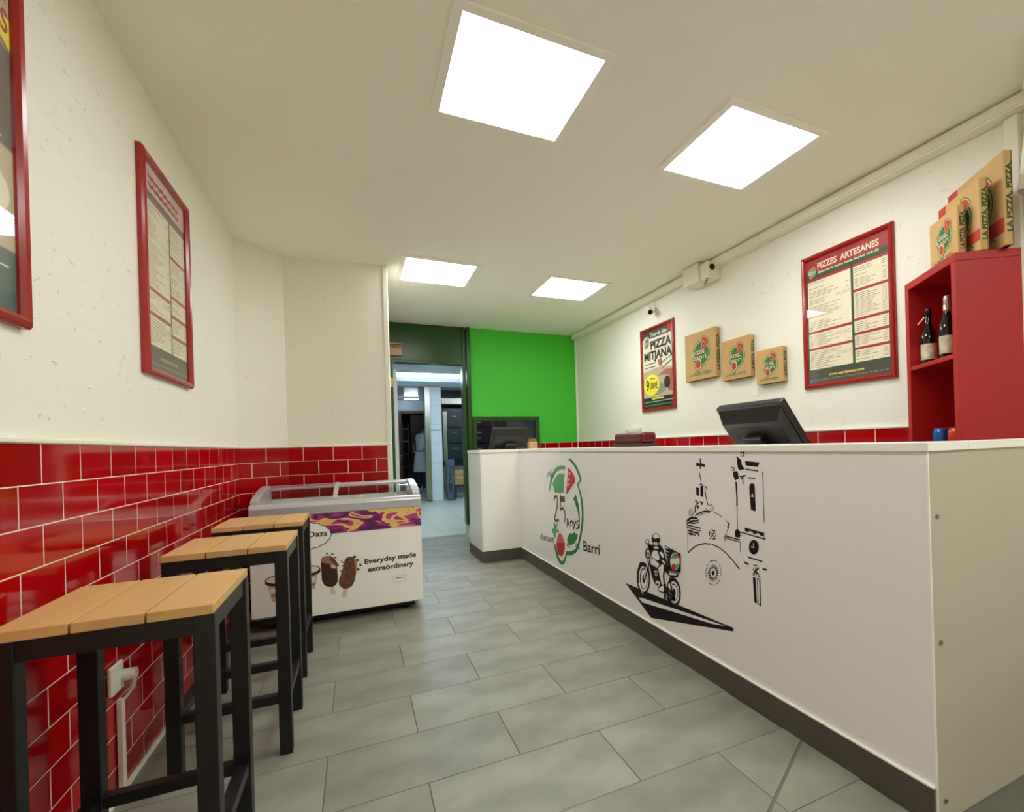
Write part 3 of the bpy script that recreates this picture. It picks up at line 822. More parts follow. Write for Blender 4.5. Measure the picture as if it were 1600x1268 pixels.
fbox('front_panel', (FX0, FY0, 0.065), (FX1, FY0 + 0.03, 0.70), FRZ, 0.004)
fbox('side_panel', (FX0, FY0 + 0.03, 0.065), (FX0 + 0.03, FY1, 0.70), FRZ)
fbox('side_panel', (FX1 - 0.03, FY0 + 0.03, 0.065), (FX1, FY1, 0.70), FRZ)
fbox('back_panel', (FX0 + 0.03, FY1 - 0.03, 0.065), (FX1 - 0.03, FY1, 0.762), LINER)
fbox('base', (FX0 + 0.03, FY0 + 0.03, 0.065), (FX1 - 0.03, FY1 - 0.03, 0.36), LINER)
fbox('plinth', (FX0 + 0.05, FY0 + 0.08, 0.02), (FX1 - 0.05, FY1 - 0.04, 0.065), DARK)
for x in (FX0 + 0.1, FX1 - 0.1):
    for y in (FY0 + 0.12, FY1 - 0.1):
        m = MB(); m.cyl((x, y, 0), (x, y, 0.03), 0.025); o = m.build('foot', PLASB, fz); o.location = -fz.location
m = MB()
m.prism([(FX0, FY0 - 0.004, 0.70), (FX0, FY0 - 0.006, 0.752), (FX0, FY0 + 0.012, 0.774), (FX0, FY0 + 0.045, 0.776), (FX0, FY0 + 0.045, 0.70)], (FX1 - FX0, 0, 0))
o = m.build('front_rail', SILVER, fz, 0.004); o.location = -fz.location
m = MB(); m.prism([(FX0, FY1 - 0.05, 0.826), (FX0, FY1 - 0.05, 0.846), (FX0, FY1, 0.856), (FX0, FY1, 0.826)], (FX1 - FX0, 0, 0))
o = m.build('back_rail', SILVER, fz, 0.004); o.location = -fz.location
fbox('back_pane', (FX0 + 0.045, FY1 - 0.02, 0.762), (FX1 - 0.045, FY1 - 0.014, 0.826), GLASSP)
for x0 in (FX0, FX1 - 0.045):
    pts = [(x0, FY0 + 0.046, 0.70)] + [(x0, fprof(k / 10)[0], fprof(k / 10)[1] + 0.006) for k in range(1, 10)] + [(x0, FY1 - 0.001, 0.826), (x0, FY1 - 0.001, 0.70)]
    m = MB(); m.prism(pts, (0.045, 0, 0)); o = m.build('end_frame', SILVER, fz, 0.004); o.location = -fz.location


def lid(x0, x1, dz, name, parts):
    m = MB(); N = 12
    for k in range(N):
        y0, z0 = fprof(0.06 + 0.84 * k / N); y1, z1 = fprof(0.06 + 0.84 * (k + 1) / N)
        m.poly([(x0, y0, z0 + dz), (x1, y0, z0 + dz), (x1, y1, z1 + dz), (x0, y1, z1 + dz)])
    g = m.build(name, GLASSP, fz, smooth=True); g.location = -fz.location
    for xs in parts:
        m = MB()
        for k in range(N):
            y0, z0 = fprof(0.06 + 0.84 * k / N); y1, z1 = fprof(0.06 + 0.84 * (k + 1) / N)
            m.prism([(xs, y0, z0 + dz - 0.006), (xs, y1, z1 + dz - 0.006), (xs, y1, z1 + dz + 0.008), (xs, y0, z0 + dz + 0.008)], (0.026, 0, 0))
        s_ = m.build('lid_frame', SILVER, g)
    return g


XM = -0.150
lid(FX0 + 0.045, XM + 0.02, 0.0, 'glass_lid', [XM - 0.006])
lid(XM - 0.01, FX1 - 0.045, -0.012, 'glass_lid', [])
for (px, py) in ((564, 774), (618, 772)):
    q = on(px, py, 1, 3.62)
    m = MB(); m.box((q.x - 0.008, 3.60, q.z - 0.012), (q.x + 0.008, 3.63, q.z + 0.004)); o = m.build('lid_grip', PLASW, fz, 0.003); o.location = -fz.location
fbox('basket_wall', (XM - 0.004, FY0 + 0.04, 0.36), (XM + 0.004, FY1 - 0.04, 0.66), LINER)

# painted abstract band on the freezer
bm_ = bpy.data.materials.new('painted_band'); bm_.use_nodes = True; nt = bm_.node_tree; b = nt.nodes['Principled BSDF']; b.inputs['Roughness'].default_value = 0.4
tc = nt.nodes.new('ShaderNodeTexCoord'); mp = nt.nodes.new('ShaderNodeMapping'); mp.inputs['Rotation'].default_value = (0, -0.75, 0); mp.inputs['Scale'].default_value = (4.2, 1, 11)
mp.inputs['Location'].default_value = (5.1, 0, 2.7)
nz = nt.nodes.new('ShaderNodeTexNoise'); nz.inputs['Scale'].default_value = 1.2; nz.inputs['Detail'].default_value = 2.0; nz.inputs['Distortion'].default_value = 0.9
rp = nt.nodes.new('ShaderNodeValToRGB'); rp.color_ramp.interpolation = 'CONSTANT'
cols = [(0.0, (60, 18, 72)), (0.33, (98, 24, 84)), (0.41, (170, 40, 120)), (0.46, (232, 196, 116)), (0.535, (226, 186, 120)), (0.56, (186, 60, 124)), (0.61, (104, 30, 92)), (0.65, (40, 84, 124)), (0.69, (80, 160, 178)), (0.72, (236, 208, 128))]
e = rp.color_ramp.elements
e[0].position = 0; e[0].color = lin(cols[0][1]) + (1,); e[1].position = cols[1][0]; e[1].color = lin(cols[1][1]) + (1,)
for (ps, cc) in cols[2:]:
    x = rp.color_ramp.elements.new(ps); x.color = lin(cc) + (1,)
for a, bb in ((tc.outputs['Object'], mp.inputs[0]), (mp.outputs[0], nz.inputs['Vector']), (nz.outputs[0], rp.inputs[0]), (rp.outputs[0], b.inputs['Base Color'])): nt.links.new(a, bb)
fbox('painted_band', (FX0 + 0.001, FY0 - 0.003, 0.568), (FX1 - 0.001, FY0 - 0.0002, 0.698), bm_)
p = Print((0, FY0, 0), (1, 0, 0), (0, 0, 1), (0, -1, 0)); c = crop_fn(p, 470, 740, 5.765)
MAROON = mat('ink_maroon', (70, 24, 30), 0.5); CHOC = mat('ink_chocolate', (66, 34, 28), 0.5); CHOC2 = mat('ink_milk_chocolate', (110, 66, 44), 0.5)
CHOC3 = mat('ink_light_brown', (164, 116, 88), 0.5); BEI = mat('ink_beige', (216, 202, 172), 0.5); PINK = mat('ink_pale_pink', (214, 176, 172), 0.5)
p.poly(c((180, 790), (186, 762), (205, 744), (245, 738), (300, 775), (326, 830), (334, 930), (332, 970), (310, 1005), (270, 1022), (215, 1005), (190, 960)), CHOC, 1)
p.poly(c((181, 790), (188, 762), (205, 744), (245, 736), (290, 765), (322, 815), (330, 850), (300, 830), (270, 850), (262, 810), (215, 805)), CHOC3, 2)
p.poly(c((255, 730), (300, 760), (345, 825), (318, 838), (290, 800), (262, 775)), CHOC2, 3); p.poly(c((270, 820), (310, 822), (320, 850), (282, 850)), BEI, 3)
for (x, y) in ((235, 716), (284, 722), (310, 752)): p.poly(c((x - 14, y - 4), (x + 8, y - 8), (x + 14, y + 4), (x - 4, y + 9)), CHOC2, 3)
p.poly(c((262, 1018), (300, 1016), (315, 1078), (300, 1088), (272, 1084)), BEI, 1)
p.poly(c((392, 790), (400, 765), (430, 745), (478, 745), (504, 790), (500, 870), (490, 950), (465, 1005), (420, 1034), (380, 1032), (345, 1000), (342, 955), (372, 880)), CHOC2, 1)
for k in range(26):
    x = 360 + random.random() * 130; y = 770 + random.random() * 240
    p.poly(c((x - 7, y), (x, y - 9), (x + 8, y), (x, y + 8)), CHOC if k % 2 else CHOC3, 2)
p.poly(c((475, 748), (498, 770), (505, 860), (488, 875), (482, 800)), CHOC3, 3)
for (x, y) in ((486, 745), (536, 818), (516, 858), (512, 775)): p.poly(c((x - 14, y - 6), (x + 6, y - 12), (x + 14, y + 6), (x - 2, y + 14)), CHOC, 3)
p.poly(c((384, 1035), (418, 1030), (414, 1100), (392, 1112), (368, 1106)), BEI, 1)
def fpart(name):
    global p, c
    o = p.build(name, fz); o.location = -fz.location
    p = Print((0, FY0, 0), (1, 0, 0), (0, 0, 1), (0, -1, 0)); c = crop_fn(p, 470, 740, 5.765)


fpart('ice_cream_print')
textpx(p, c, 'Everyday made', (575, 812), (1038, 742), (575, 766), MAROON, 1, 0.034)
textpx(p, c, 'extraördinary', (603, 882), (1016, 822), (603, 838), MAROON, 1, 0.034)
fpart('lettering')
for s in (((835, 922), (942, 908), (942, 965), (836, 978), (835, 922)),): p.stroke(c(*s), 0.002, PINK, 1)
p.stroke(c((862, 938), (922, 930)), 0.005, INKGR, 1)
fpart('small_label')
# oval emblem with a scalloped edge, half behind the stools
cx_, cz_ = p.uv(470 + 60 / 5.765, 740 + 560 / 5.765)
cx_ = -0.345; R1, R2 = 0.175, 0.088
OV = [(cx_ + (R1 + 0.003 * math.cos(2 * math.pi * i / 7)) * math.cos(2 * math.pi * i / 140), cz_ + (R2 + 0.003 * math.cos(2 * math.pi * i / 7)) * math.sin(2 * math.pi * i / 140)) for i in range(140)]
p.poly(OV, FRZ, 9); p.stroke(OV + OV[:1], 0.004, MAROON, 10)
(u1, v1), (u2, v2) = c((75, 570), (218, 566))
p.text('Häagen-Dazs', u2 - 0.272, v1, 0.285, 0.036, MAROON, 10, 0.02)


fpart('emblem')


def cup(px0, px1, py, h):
    (a, v), (b, _) = p.uv(px0, py), p.uv(px1, py); mid = (a + b) / 2; r = (b - a) / 2
    p.poly([(a + 0.2 * r, v - 0.02), (b - 0.2 * r, v - 0.02), (b - 0.5 * r, v - h), (a + 0.5 * r, v - h)], PINK, 1)
    p.poly([(a + 0.35 * r, v - 0.05), (b - 0.35 * r, v - 0.05), (b - 0.42 * r, v - 0.075), (a + 0.42 * r, v - 0.075)], INKW, 2)
    p.poly([(a + 0.42 * r, v - 0.085), (b - 0.42 * r, v - 0.085), (b - 0.45 * r, v - 0.1), (a + 0.45 * r, v - 0.1)], CHOC3, 2)
    p.ell(mid, v - 0.012, r, 0.026, MAROON, 2); p.ell(mid, v, r, 0.03, MAROON, 3); p.ell(mid, v + 0.002, r * 0.9, 0.022, INKW, 4)


cup(414, 456, 908, 0.13); fpart('cup_print'); cup(461, 501, 893, 0.12)
o = p.build('cup_print', fz); o.location = -fz.location


# ================================================================== framed posters
def logo2d(p, u, v, s, layer=1, g=None, r=None, wht=None, dk=None, cr=None):
    """round pizza emblem of radius s (v grows downwards on these sheets)"""
    g, r, wht, dk, cr = g or KGREEN, r or KRED, wht or KGREY, dk or KOLIVE, cr or KCREAM
    for rad, mm, l in ((1.16, g, 0), (1.08, cr, 1), (0.98, g, 2)):
        p.ell(u, v, s * rad, s * rad, mm, layer + l * 0.5)
    # slice at upper right
    for k, mm, l in ((1.25, g, 3), (1.12, cr, 4), (1.0, r, 5)):
        cxx, cyy = u + 0.50 * s, v - 0.78 * s
        p.poly([(cxx + k * s * a, cyy + k * s * b_) for a, b_ in ((-0.42, 0.72), (-0.30, -0.55), (0.02, -0.52), (0.30, -0.36), (0.52, -0.08))], mm, layer + l * 0.5)
    for (a, b_) in ((0.42, -0.95), (0.55, -0.72), (0.32, -0.6)): p.ell(u + a * s, v + b_ * s, 0.06 * s, 0.06 * s, cr, layer + 3.2, 8)
    # tomato at lower left
    for k, mm, l in ((1.38, g, 3), (1.18, cr, 4), (0.9, r, 5)): p.ell(u - 0.42 * s, v + 0.86 * s, 0.36 * s * k, 0.46 * s * k, mm, layer + l * 0.5, 18)
    # words
    for (wd, dx, dy, wd_) in (('pizza.', -1.16, 0.02, 1.75), ('sapri', -0.98, 0.50, 1.65)):
        p.text(wd, u + dx * s - 0.02 * s, v + dy * s + 0.02 * s, wd_ * s, 0.50 * s, dk, layer + 3.5, 0.085, up=-1)
        p.text(wd, u + dx * s, v + dy * s, wd_ * s, 0.48 * s, wht, layer + 4.2, 0.02, up=-1)


POSTER = mat('poster_paper', (236, 230, 208), 0.45)


def poster(name, label, O, eu, n, wd, ht, fill, group):
    """O = upper left corner on the wall, eu to the right as read, n into the room"""
    eu, n = Vector(eu), Vector(n); O = Vector(O)
    t = empty(name, O - Vector((0, 0, ht)) + eu * (wd / 2), 0, label, 'poster', group)
    bw, th = 0.030, 0.026
    m = MB()
    # mitred rounded frame
    prof = [(0.0, 0.0), (0.0, 0.014), (0.006, 0.022), (0.015, th), (0.024, 0.022), (bw, 0.012), (bw, 0.0)]
    ring = []
    for k, (cu, cv, su, sv) in enumerate(((0, 0, 1, 1), (wd, 0, -1, 1), (wd, ht, -1, -1), (0, ht, 1, -1))):
        ring.append([O + eu * (cu + su * a) + Vector((0, 0, -1)) * (cv + sv * a) + n * (d + 0.001) - t.location for a, d in prof])
    for k in range(4):
        A, B = ring[k], ring[(k + 1) % 4]; fm = MB()
        P = A + B; L = len(A)
        fm.poly(P, None, [[i, (i + 1) % L, (i + 1) % L + L, i + L] for i in range(L)] + [list(range(L))[::-1], list(range(L, 2 * L))])
        o = fm.build('frame_side', FRAMER, t, smooth=False)
    m = MB(); m.obox(O + eu * 0.02 + Vector((0, 0, -ht + 0.02)) + n * 0.003 - t.location, eu, n, (0, 0, 1), wd - 0.04, 0.003, ht - 0.04)
    m.build('sheet', POSTER, t)
    pr = Print(O + eu * bw + n * 0.006 + Vector((0, 0, -bw)), eu, Vector((0, 0, -1)), n)
    fill(pr, wd - 2 * bw, ht - 2 * bw)
    o = pr.build('print', t); o.location = -t.location
    m = MB(); m.obox(O + eu * 0.028 + Vector((0, 0, -ht + 0.028)) + n * 0.0125 - t.location, eu, n, (0, 0, 1), wd - 0.056, 0.0008, ht - 0.056)
    m.build('pane', PANE, t)
    return t


RED2 = mat('menu_red', (166, 40, 40), 0.5); GRN2 = mat('menu_green', (44, 74, 40), 0.5); FOOT = mat('menu_footer', (66, 62, 54), 0.5)
TXT = mat('menu_text', (150, 142, 122), 0.5); TXTD = mat('menu_text_dark', (104, 98, 84), 0.5)


def menu_fill(title=True):
    def fn(p, W_, H_):
        R_ = lambda a, b_, c_, d_, mm, l: p.rect(a * W_, b_ * H_, c_ * W_, d_ * H_, mm, l)
        R_(0, 0, 1, 1, GRN2, 0)
        if title:
            R_(0, 0, 1, 0.105, RED2, 1)
            p.text('PIZZES  ARTESANES', 0.16 * W_, 0.085 * H_, 0.74 * W_, 0.048 * H_, INKCR, 2, 0.03, up=-1)
            p.text('Elaborem la nostra massa de pizza cada dia', 0.17 * W_, 0.122 * H_, 0.73 * W_, 0.018 * H_, INKCR, 2, 0.03, up=-1)
            logo2d(p, 0.085 * W_, 0.10 * H_, 0.045 * W_, 2, INKLG, KRED, INKW, INKGR, INKW)
        else:
            R_(0, 0, 1, 0.13, PINK, 1)
            for k in range(2): p.stroke([((0.14 + 0.05 * i) * W_, (0.05 + 0.04 * k + 0.012 * (i % 2)) * H_) for i in range(15)], 0.016, KRED, 2)
        cols = [(0.02, 0.575, [0.155, 0.575, 0.71]), (0.605, 0.985, [0.155, 0.345, 0.56, 0.665, 0.775])]
        if not title: cols[0] = (0.02, 0.575, [0.155, 0.60, 0.72])
        for (a, b_, bars) in cols:
            R_(a, 0.155, b_, 0.885, INKCR, 1)
            for k, v in enumerate(bars):
                R_(a, v, b_, v + 0.020, RED2, 2)
                v2 = bars[k + 1] if k + 1 < len(bars) else 0.885
                x = v + 0.034
                while x < v2 - 0.01:
                    if random.random() > 0.12:
                        L = (b_ - a) * random.uniform(0.35, 0.8)
                        R_(a + 0.015, x, a + 0.06, x + 0.0042, TXTD, 2)
                        R_(a + 0.068, x, a + L, x + 0.0042, TXT, 2)
                        if (b_ - a) < 0.4 or random.random() < 0.15: R_(b_ - 0.06, x, b_ - 0.015, x + 0.0042, TXT, 2)
                    x += 0.0135
                if b_ < 0.6:
                    q = v + (v2 - v) * 0.42
                    for z in range(4): p.ring((b_ - 0.17 + 0.045 * z) * W_, q * H_, 0.010, 0.010, 0.002, TXT, 3, 10)
        R_(0, 0.905, 1, 1, FOOT, 1)
        if title:
            p.text('www.sapripizzas.com', 0.27 * W_, 0.948 * H_, 0.43 * W_, 0.020 * H_, INKY, 2, 0.02, up=-1)
            R_(0.02, 0.965, 0.05, 0.985, mat('ink_blue', (70, 110, 170), 0.5), 2)
            p.text('f', 0.03 * W_, 0.983 * H_, 0.01 * W_, 0.014 * H_, INKW, 3, up=-1)
        else:
            R_(0.30, 0.930, 0.72, 0.944, mat('ink_olive', (150, 150, 80), 0.5), 2)
        x = 0.07
        while x < 0.96:
            L = random.uniform(0.02, 0.06); R_(x, 0.968, x + L, 0.975, TXT, 2); x += L + 0.012
    return fn


poster('menu_board', 'red-framed menu of two columns with a red title, beside the red shelf', (XR, 2.277, 2.248), (0, -1, 0), (-1, 0, 0), 0.607, 0.850, menu_fill(True), 'red framed posters')
poster('menu_board', 'red-framed menu hanging above the red tiled dado by the stools', (XL, 2.388, 2.276), (0, 1, 0), (1, 0, 0), 0.566, 0.872, menu_fill(False), 'red framed posters')

GREYP = mat('photo_grey', (150, 140, 128), 0.5); PKP = mat('photo_pink', (176, 110, 96), 0.5); DKP = mat('photo_dark', (58, 44, 40), 0.5); BGP = mat('photo_beige', (196, 180, 152), 0.5)


def offer_fill(p, W_, H_):
    R_ = lambda a, b_, c_, d_, mm, l: p.rect(a * W_, b_ * H_, c_ * W_, d_ * H_, mm, l)
    R_(0, 0, 1, 1, POSTER, 0); R_(0, 0, 1, 0.105, FOOT, 1); R_(0.86, 0.0, 1, 0.09, KRED, 2)
    p.text('Tots els dies', 0.27 * W_, 0.085 * H_, 0.56 * W_, 0.05 * H_, INKW, 3, 0.03, up=-1)
    p.ell(0.14 * W_, 0.15 * H_, 0.13 * W_, 0.085 * H_, INKW, 3); logo2d(p, 0.15 * W_, 0.15 * H_, 0.075 * W_, 4, INKGR, KRED, INKW, INKGR, INKW)
    p.text('PIZZA', 0.28 * W_, 0.245 * H_, 0.68 * W_, 0.105 * H_, DKP, 3, 0.045, up=-1)
    p.text('MITJANA', 0.05 * W_, 0.375 * H_, 0.92 * W_, 0.105 * H_, DKP, 3, 0.045, up=-1)
    for k in range(2): R_(0.06, 0.42 + 0.045 * k, 0.45, 0.432 + 0.045 * k, TXTD, 2)
    p.poly([(0.5 * W_, 0.41 * H_), (0.62 * W_, 0.38 * H_), (0.68 * W_, 0.44 * H_), (0.58 * W_, 0.50 * H_)], PKP, 3)
    p.poly([(0.62 * W_, 0.45 * H_), (0.97 * W_, 0.385 * H_), (0.99 * W_, 0.44 * H_), (0.66 * W_, 0.51 * H_)], INKW, 3)
    p.stroke([(0.62 * W_, 0.45 * H_), (0.97 * W_, 0.385 * H_), (0.99 * W_, 0.44 * H_), (0.66 * W_, 0.51 * H_), (0.62 * W_, 0.45 * H_)], 0.008, DKP, 4)
    p.poly([(0, 0.52 * H_), (0.4 * W_, 0.49 * H_), (W_, 0.52 * H_), (W_, 0.86 * H_), (0, 0.86 * H_)], BGP, 1)
    p.poly([(0.5 * W_, 0.60 * H_), (0.75 * W_, 0.54 * H_), (W_, 0.55 * H_), (W_, 0.83 * H_), (0.82 * W_, 0.80 * H_), (0.86 * W_, 0.62 * H_), (0.7 * W_, 0.6 * H_)], PKP, 2)
    p.ell(0.80 * W_, 0.70 * H_, 0.10 * W_, 0.075 * H_, DKP, 3); p.ell(0.45 * W_, 0.76 * H_, 0.3 * W_, 0.08 * H_, GREYP, 2)
    p.ell(0.28 * W_, 0.70 * H_, 0.27 * W_, 0.135 * H_, INKY, 4)
    p.text('9', 0.09 * W_, 0.76 * H_, 0.11 * W_, 0.135 * H_, DKP, 5, 0.03, up=-1); p.text(',00€', 0.22 * W_, 0.75 * H_, 0.27 * W_, 0.085 * H_, DKP, 5, 0.02, up=-1)
    R_(0.24, 0.615, 0.42, 0.628, TXTD, 5)
    R_(0, 0.86, 1, 1, mat('poster_dark_green', (34, 42, 34), 0.5), 3); R_(0.28, 0.868, 0.68, 0.888, INKY, 4); R_(0.02, 0.912, 0.98, 0.918, INKW, 4)
    x = 0.03
    while x < 0.95:
        L = random.uniform(0.02, 0.07); R_(x, 0.955, x + L, 0.963, mat('ink_teal', (120, 170, 176), 0.5), 4); x += L + 0.012


poster('offer_poster', 'red-framed poster with a yellow price disc, under the small wall camera', (XR, 4.303, 2.230), (0, -1, 0), (-1, 0, 0), 0.585, 0.836, offer_fill, 'red framed posters')


def near_fill(p, W_, H_):
    R_ = lambda a, b_, c_, d_, mm, l: p.rect(a * W_, b_ * H_, c_ * W_, d_ * H_, mm, l)
    V_ = lambda py: p.uv(16, py)[1]
    R_(0, 0, 1, 1, GREYP, 0); p.rect(0, 0, W_, V_(60), BGP, 1)
    (ua, va), (ub, vb) = p.uv(0, 20), p.uv(0, 54)
    p.poly([(0, va), (ua, va), (W_, V_(38)), (W_, V_(84)), (ua, vb), (0, vb)], INKY, 2)
    (u0, v0), (u1, v1) = p.uv(-6, 50), p.uv(34, 76)
    p.text('UES', W_ - 0.105, V_(62), 0.098, 0.055, RED2, 3, 0.02, up=-1); p.text('NA', W_ - 0.075, V_(16), 0.065, 0.045, RED2, 3, 0.02, up=-1)
    p.rect(0, V_(86), W_, V_(235), mat('poster_brown_grey', (104, 94, 84), 0.5), 1); p.rect(0.3 * W_, V_(88), W_ - 0.075, V_(180), INKY, 4)
    p.text('CL', W_ - 0.085, V_(226), 0.045, 0.035, INKW, 3, up=-1)
    p.rect(0, V_(238), W_, V_(392), BGP, 2); p.ell(0.72 * W_, V_(310), 0.25 * W_, 0.07, INKCR, 3); p.rect(0, V_(394), W_, H_, mat('poster_teal_grey', (86, 104, 96), 0.5), 2)
    p.rect(0.1 * W_, V_(418), 0.95 * W_, V_(421), INKW, 3)


poster('offer_poster', 'red-framed poster with a yellow banner, on the wall above the stools', (XL, 1.064, 2.290), (0, 1, 0), (1, 0, 0), 0.600, 0.890, near_fill, 'red framed posters')


# ================================================================== pizza boxes
def pizza_box(label, O, eu, n, s, th, group, tab=False, lean=None):
    """O = lower left front corner, eu to the right as read, n towards the viewer, thickness behind"""
    eu, n = Vector(eu).normalized(), Vector(n).normalized(); O = Vector(O); up = Vector((0, 0, 1))
    t = empty('pizza_box', O + eu * (s / 2) - n * (th / 2), 0, label, 'pizza box', group)
    m = MB(); m.obox(O - n * th - t.location, eu, n, up, s, th - 0.004, s); m.build('tray', KRAFTD, t, 0.003)
    m = MB(); m.obox(O + eu * -0.002 - n * (th - 0.006) + up * -0.0 - t.location, eu, n, up, s + 0.004, th - 0.006, s + 0.002); m.build('lid', KRAFT, t, 0.004)
    m = MB(); m.obox(O + eu * (s * 0.44) - up * 0.0015 - n * 0.015 - t.location, eu, n, up, s * 0.05, 0.012, 0.0014); m.build('closing_tab', DARK, t)
    # face print
    p = Print(O + up * s, eu, -up, n)
    logo2d(p, 0.55 * s, 0.46 * s, 0.245 * s, 1)
    p.text('LA PIZZA, PIZZA.', 0.14 * s, 0.905 * s, 0.72 * s, 0.065 * s, KGREEN, 1, 0.03, up=-1)
    if tab:
        p.rect(0.0, 0.0, 0.2 * s, 0.16 * s, KRED, 1); p.rect(0.66 * s, 0.70 * s, s, 0.86 * s, KRED, 1)
    o = p.build('face_print', t); o.location = -t.location
    # side print, reading upwards
    q = Print(O + eu * (s + 0.002), -n, up, eu)
    q.text('LA PIZZA, PIZZA.', th * 0.80, s * 0.14, s * 0.74, th * 0.58, KOLIVE, 1, 0.045, spin=True)
    o = q.build('side_print', t); o.location = -t.location
    return t


TB = 0.045
for (y0, z0, s, lb) in ((3.509, 1.603, 0.402, 'largest of the three pizza boxes mounted on the white wall'), (3.035, 1.550, 0.309, 'medium pizza box on the wall, between a larger and a smaller box'),
                        (2.668, 1.475, 0.241, 'smallest of the three pizza boxes mounted on the white wall')):
    pizza_box(lb, (XR - TB - 0.001, y0, z0), (0, -1, 0), (-1, 0, 0), s, TB, 'pizza boxes mounted on the wall')

# ================================================================== red shelf with its things
SBp = Vector((2.211, 1.145, 0)); sd = Vector((0.562, 0.827, 0)).normalized(); sq = Vector((sd.y, -sd.x, 0))
SW, SD, ST = 0.426, 0.242, 1.820
sh = empty('shelf_unit', SBp + sd * SW / 2 + sq * SD / 2, 0, 'red open shelf unit standing behind the end of the counter', 'shelf')


def shp(name, d0, d1, q0, q1, z0, z1, material=SHELFR, bev=0.002):
    m = MB(); m.obox(SBp + sd * d0 + sq * q0 + Vector((0, 0, z0)) - sh.location, sd, sq, (0, 0, 1), d1 - d0, q1 - q0, z1 - z0)
    return m.build(name, material, sh, bev)


PTH = 0.034
shp('side_panel', 0, PTH, 0, SD, 0, ST - 0.034); shp('side_panel', SW - PTH, SW, 0, SD, 0, ST - 0.034)
shp('top_panel', 0, SW, 0, SD, ST - 0.034, ST)
shp('back_panel', PTH, SW - PTH, SD - 0.012, SD - 0.002, 0.05, ST - 0.034)
BZ = [1.403, 0.980, 0.560, 0.05]
for z in BZ: shp('shelf_board', PTH, SW - PTH, 0.002, SD - 0.012, z - 0.010, z + 0.010)


def sp(d, q, z): return SBp + sd * d + sq * q + Vector((0, 0, z))


# boxes stood on top; face towards -sq, reading direction -sd (far end to near end)
for (d1, q1, s, lb, tb) in ((0.265, 0.040, 0.212, 'smallest of the three pizza boxes stood on the red shelf', False), (0.287, 0.092, 0.290, 'middle of the three pizza boxes stood on the red shelf', True),
                            (0.339, 0.162, 0.374, 'tallest of the three pizza boxes stood on the red shelf', True)):
    pizza_box(lb, sp(d1, q1, ST + 0.001), -sd, -sq, s, 0.034, 'pizza boxes stood on the shelf', tb)

DBA, DBB, DCA, DCB = 0.338, 0.180, 0.258, 0.138
GLB = mat('dark_bottle_glass', (14, 12, 14), 0.06, spec=0.7); LBL = mat('bottle_label', (196, 190, 160), 0.6, var=0.3, vscale=30); FOIL = mat('silver_foil', (200, 196, 184), 0.3, metal=0.7)
for (d, q, h, capm, lb) in ((DBA, 0.060, 0.262, PLASB, 'dark glass bottle with a dark cap and a hanging paper tag'), (DBB, 0.060, 0.276, FOIL, 'dark glass bottle with silver foil on its neck')):
    t = empty('bottle', sp(d, q, BZ[0] + 0.0105), 0, lb, 'bottle', 'bottles on the red shelf')
    m = MB(); k = h / 0.27
    m.lathe([(0.028, 0), (0.032, 0.004 * k), (0.032, 0.125 * k), (0.029, 0.150 * k), (0.018, 0.180 * k), (0.0125, 0.205 * k), (0.0125, 0.262 * k), (0.013, 0.268 * k)], n=24); m.build('glass_body', GLB, t, smooth=True)
    m = MB(); m.lathe([(0.0328, 0.022 * k), (0.0328, 0.098 * k)], n=24); m.f = m.f[:24]; m.mi = m.mi[:24]; m.build('label', LBL, t, smooth=True)
    m = MB(); m.lathe([(0.0138, (0.238 if capm is PLASB else 0.205) * k), (0.0138, 0.262 * k), (0.0125, 0.272 * k), (0.0, 0.273 * k)], n=18); m.build('cap', capm, t, smooth=True)
    m = MB(); a = -sq; e_ = sd if capm is PLASB else -sd
    z = 0.232 * k; A = a * 0.015 + Vector((0, 0, z))
    m.prism([A, A + e_ * 0.012 + Vector((0, 0, 0.002)), A + e_ * 0.046 + a * 0.012 + Vector((0, 0, -0.026)), A + e_ * 0.030 + a * 0.016 + Vector((0, 0, -0.030))], a * 0.0008); m.build('paper_tag', INKCR, t)
for (d, q, body, lb) in ((DCA, 0.062, mat('blue_can', (28, 96, 176), 0.25, metal=0.5), 'blue drinks can on the red shelf'), (DCB, 0.062, mat('orange_can', (206, 66, 34), 0.25, metal=0.4), 'orange-red drinks can on the red shelf')):
    t = empty('drinks_can', sp(d, q, BZ[1] + 0.0105), 0, lb, 'can', 'cans on the red shelf')
    m = MB(); m.lathe([(0.024, 0), (0.0325, 0.010), (0.0325, 0.102), (0.0265, 0.115)], n=24); m.build('can_body', body, t, smooth=True)
    m = MB(); m.lathe([(0.0268, 0.115), (0.0275, 0.118), (0.0255, 0.1185), (0.024, 0.115), (0.0, 0.115)], n=24); m.build('can_rim', FOIL, t)
    m = MB(); m.obox((-0.008, -0.004, 0.1155), (1, 0, 0), (0, 1, 0), (0, 0, 1), 0.018, 0.009, 0.0015); m.build('pull_tab', FOIL, t)
# carton standing next to the shelf, only its edge shows, full height guessed
t = empty('blue_carton', (2.515, 0.955, 0.0), 0, 'narrow blue carton with a green band, tucked beside the red shelf', 'carton')
m = MB(); m.box((-0.06, -0.05, 0), (0.06, 0.05, 1.15)); m.build('carton_body', mat('carton_blue', (40, 80, 200), 0.4), t, 0.003)
m = MB(); m.box((-0.0605, -0.0505, 1.10), (0.0605, 0.0505, 1.20)); m.build('carton_band', mat('carton_green', (110, 130, 30), 0.4), t)
m = MB(); m.box((-0.06, -0.05, 1.20), (0.06, 0.05, 1.26)); m.build('carton_top', mat('carton_blue', (40, 80, 200), 0.4), t, 0.003)


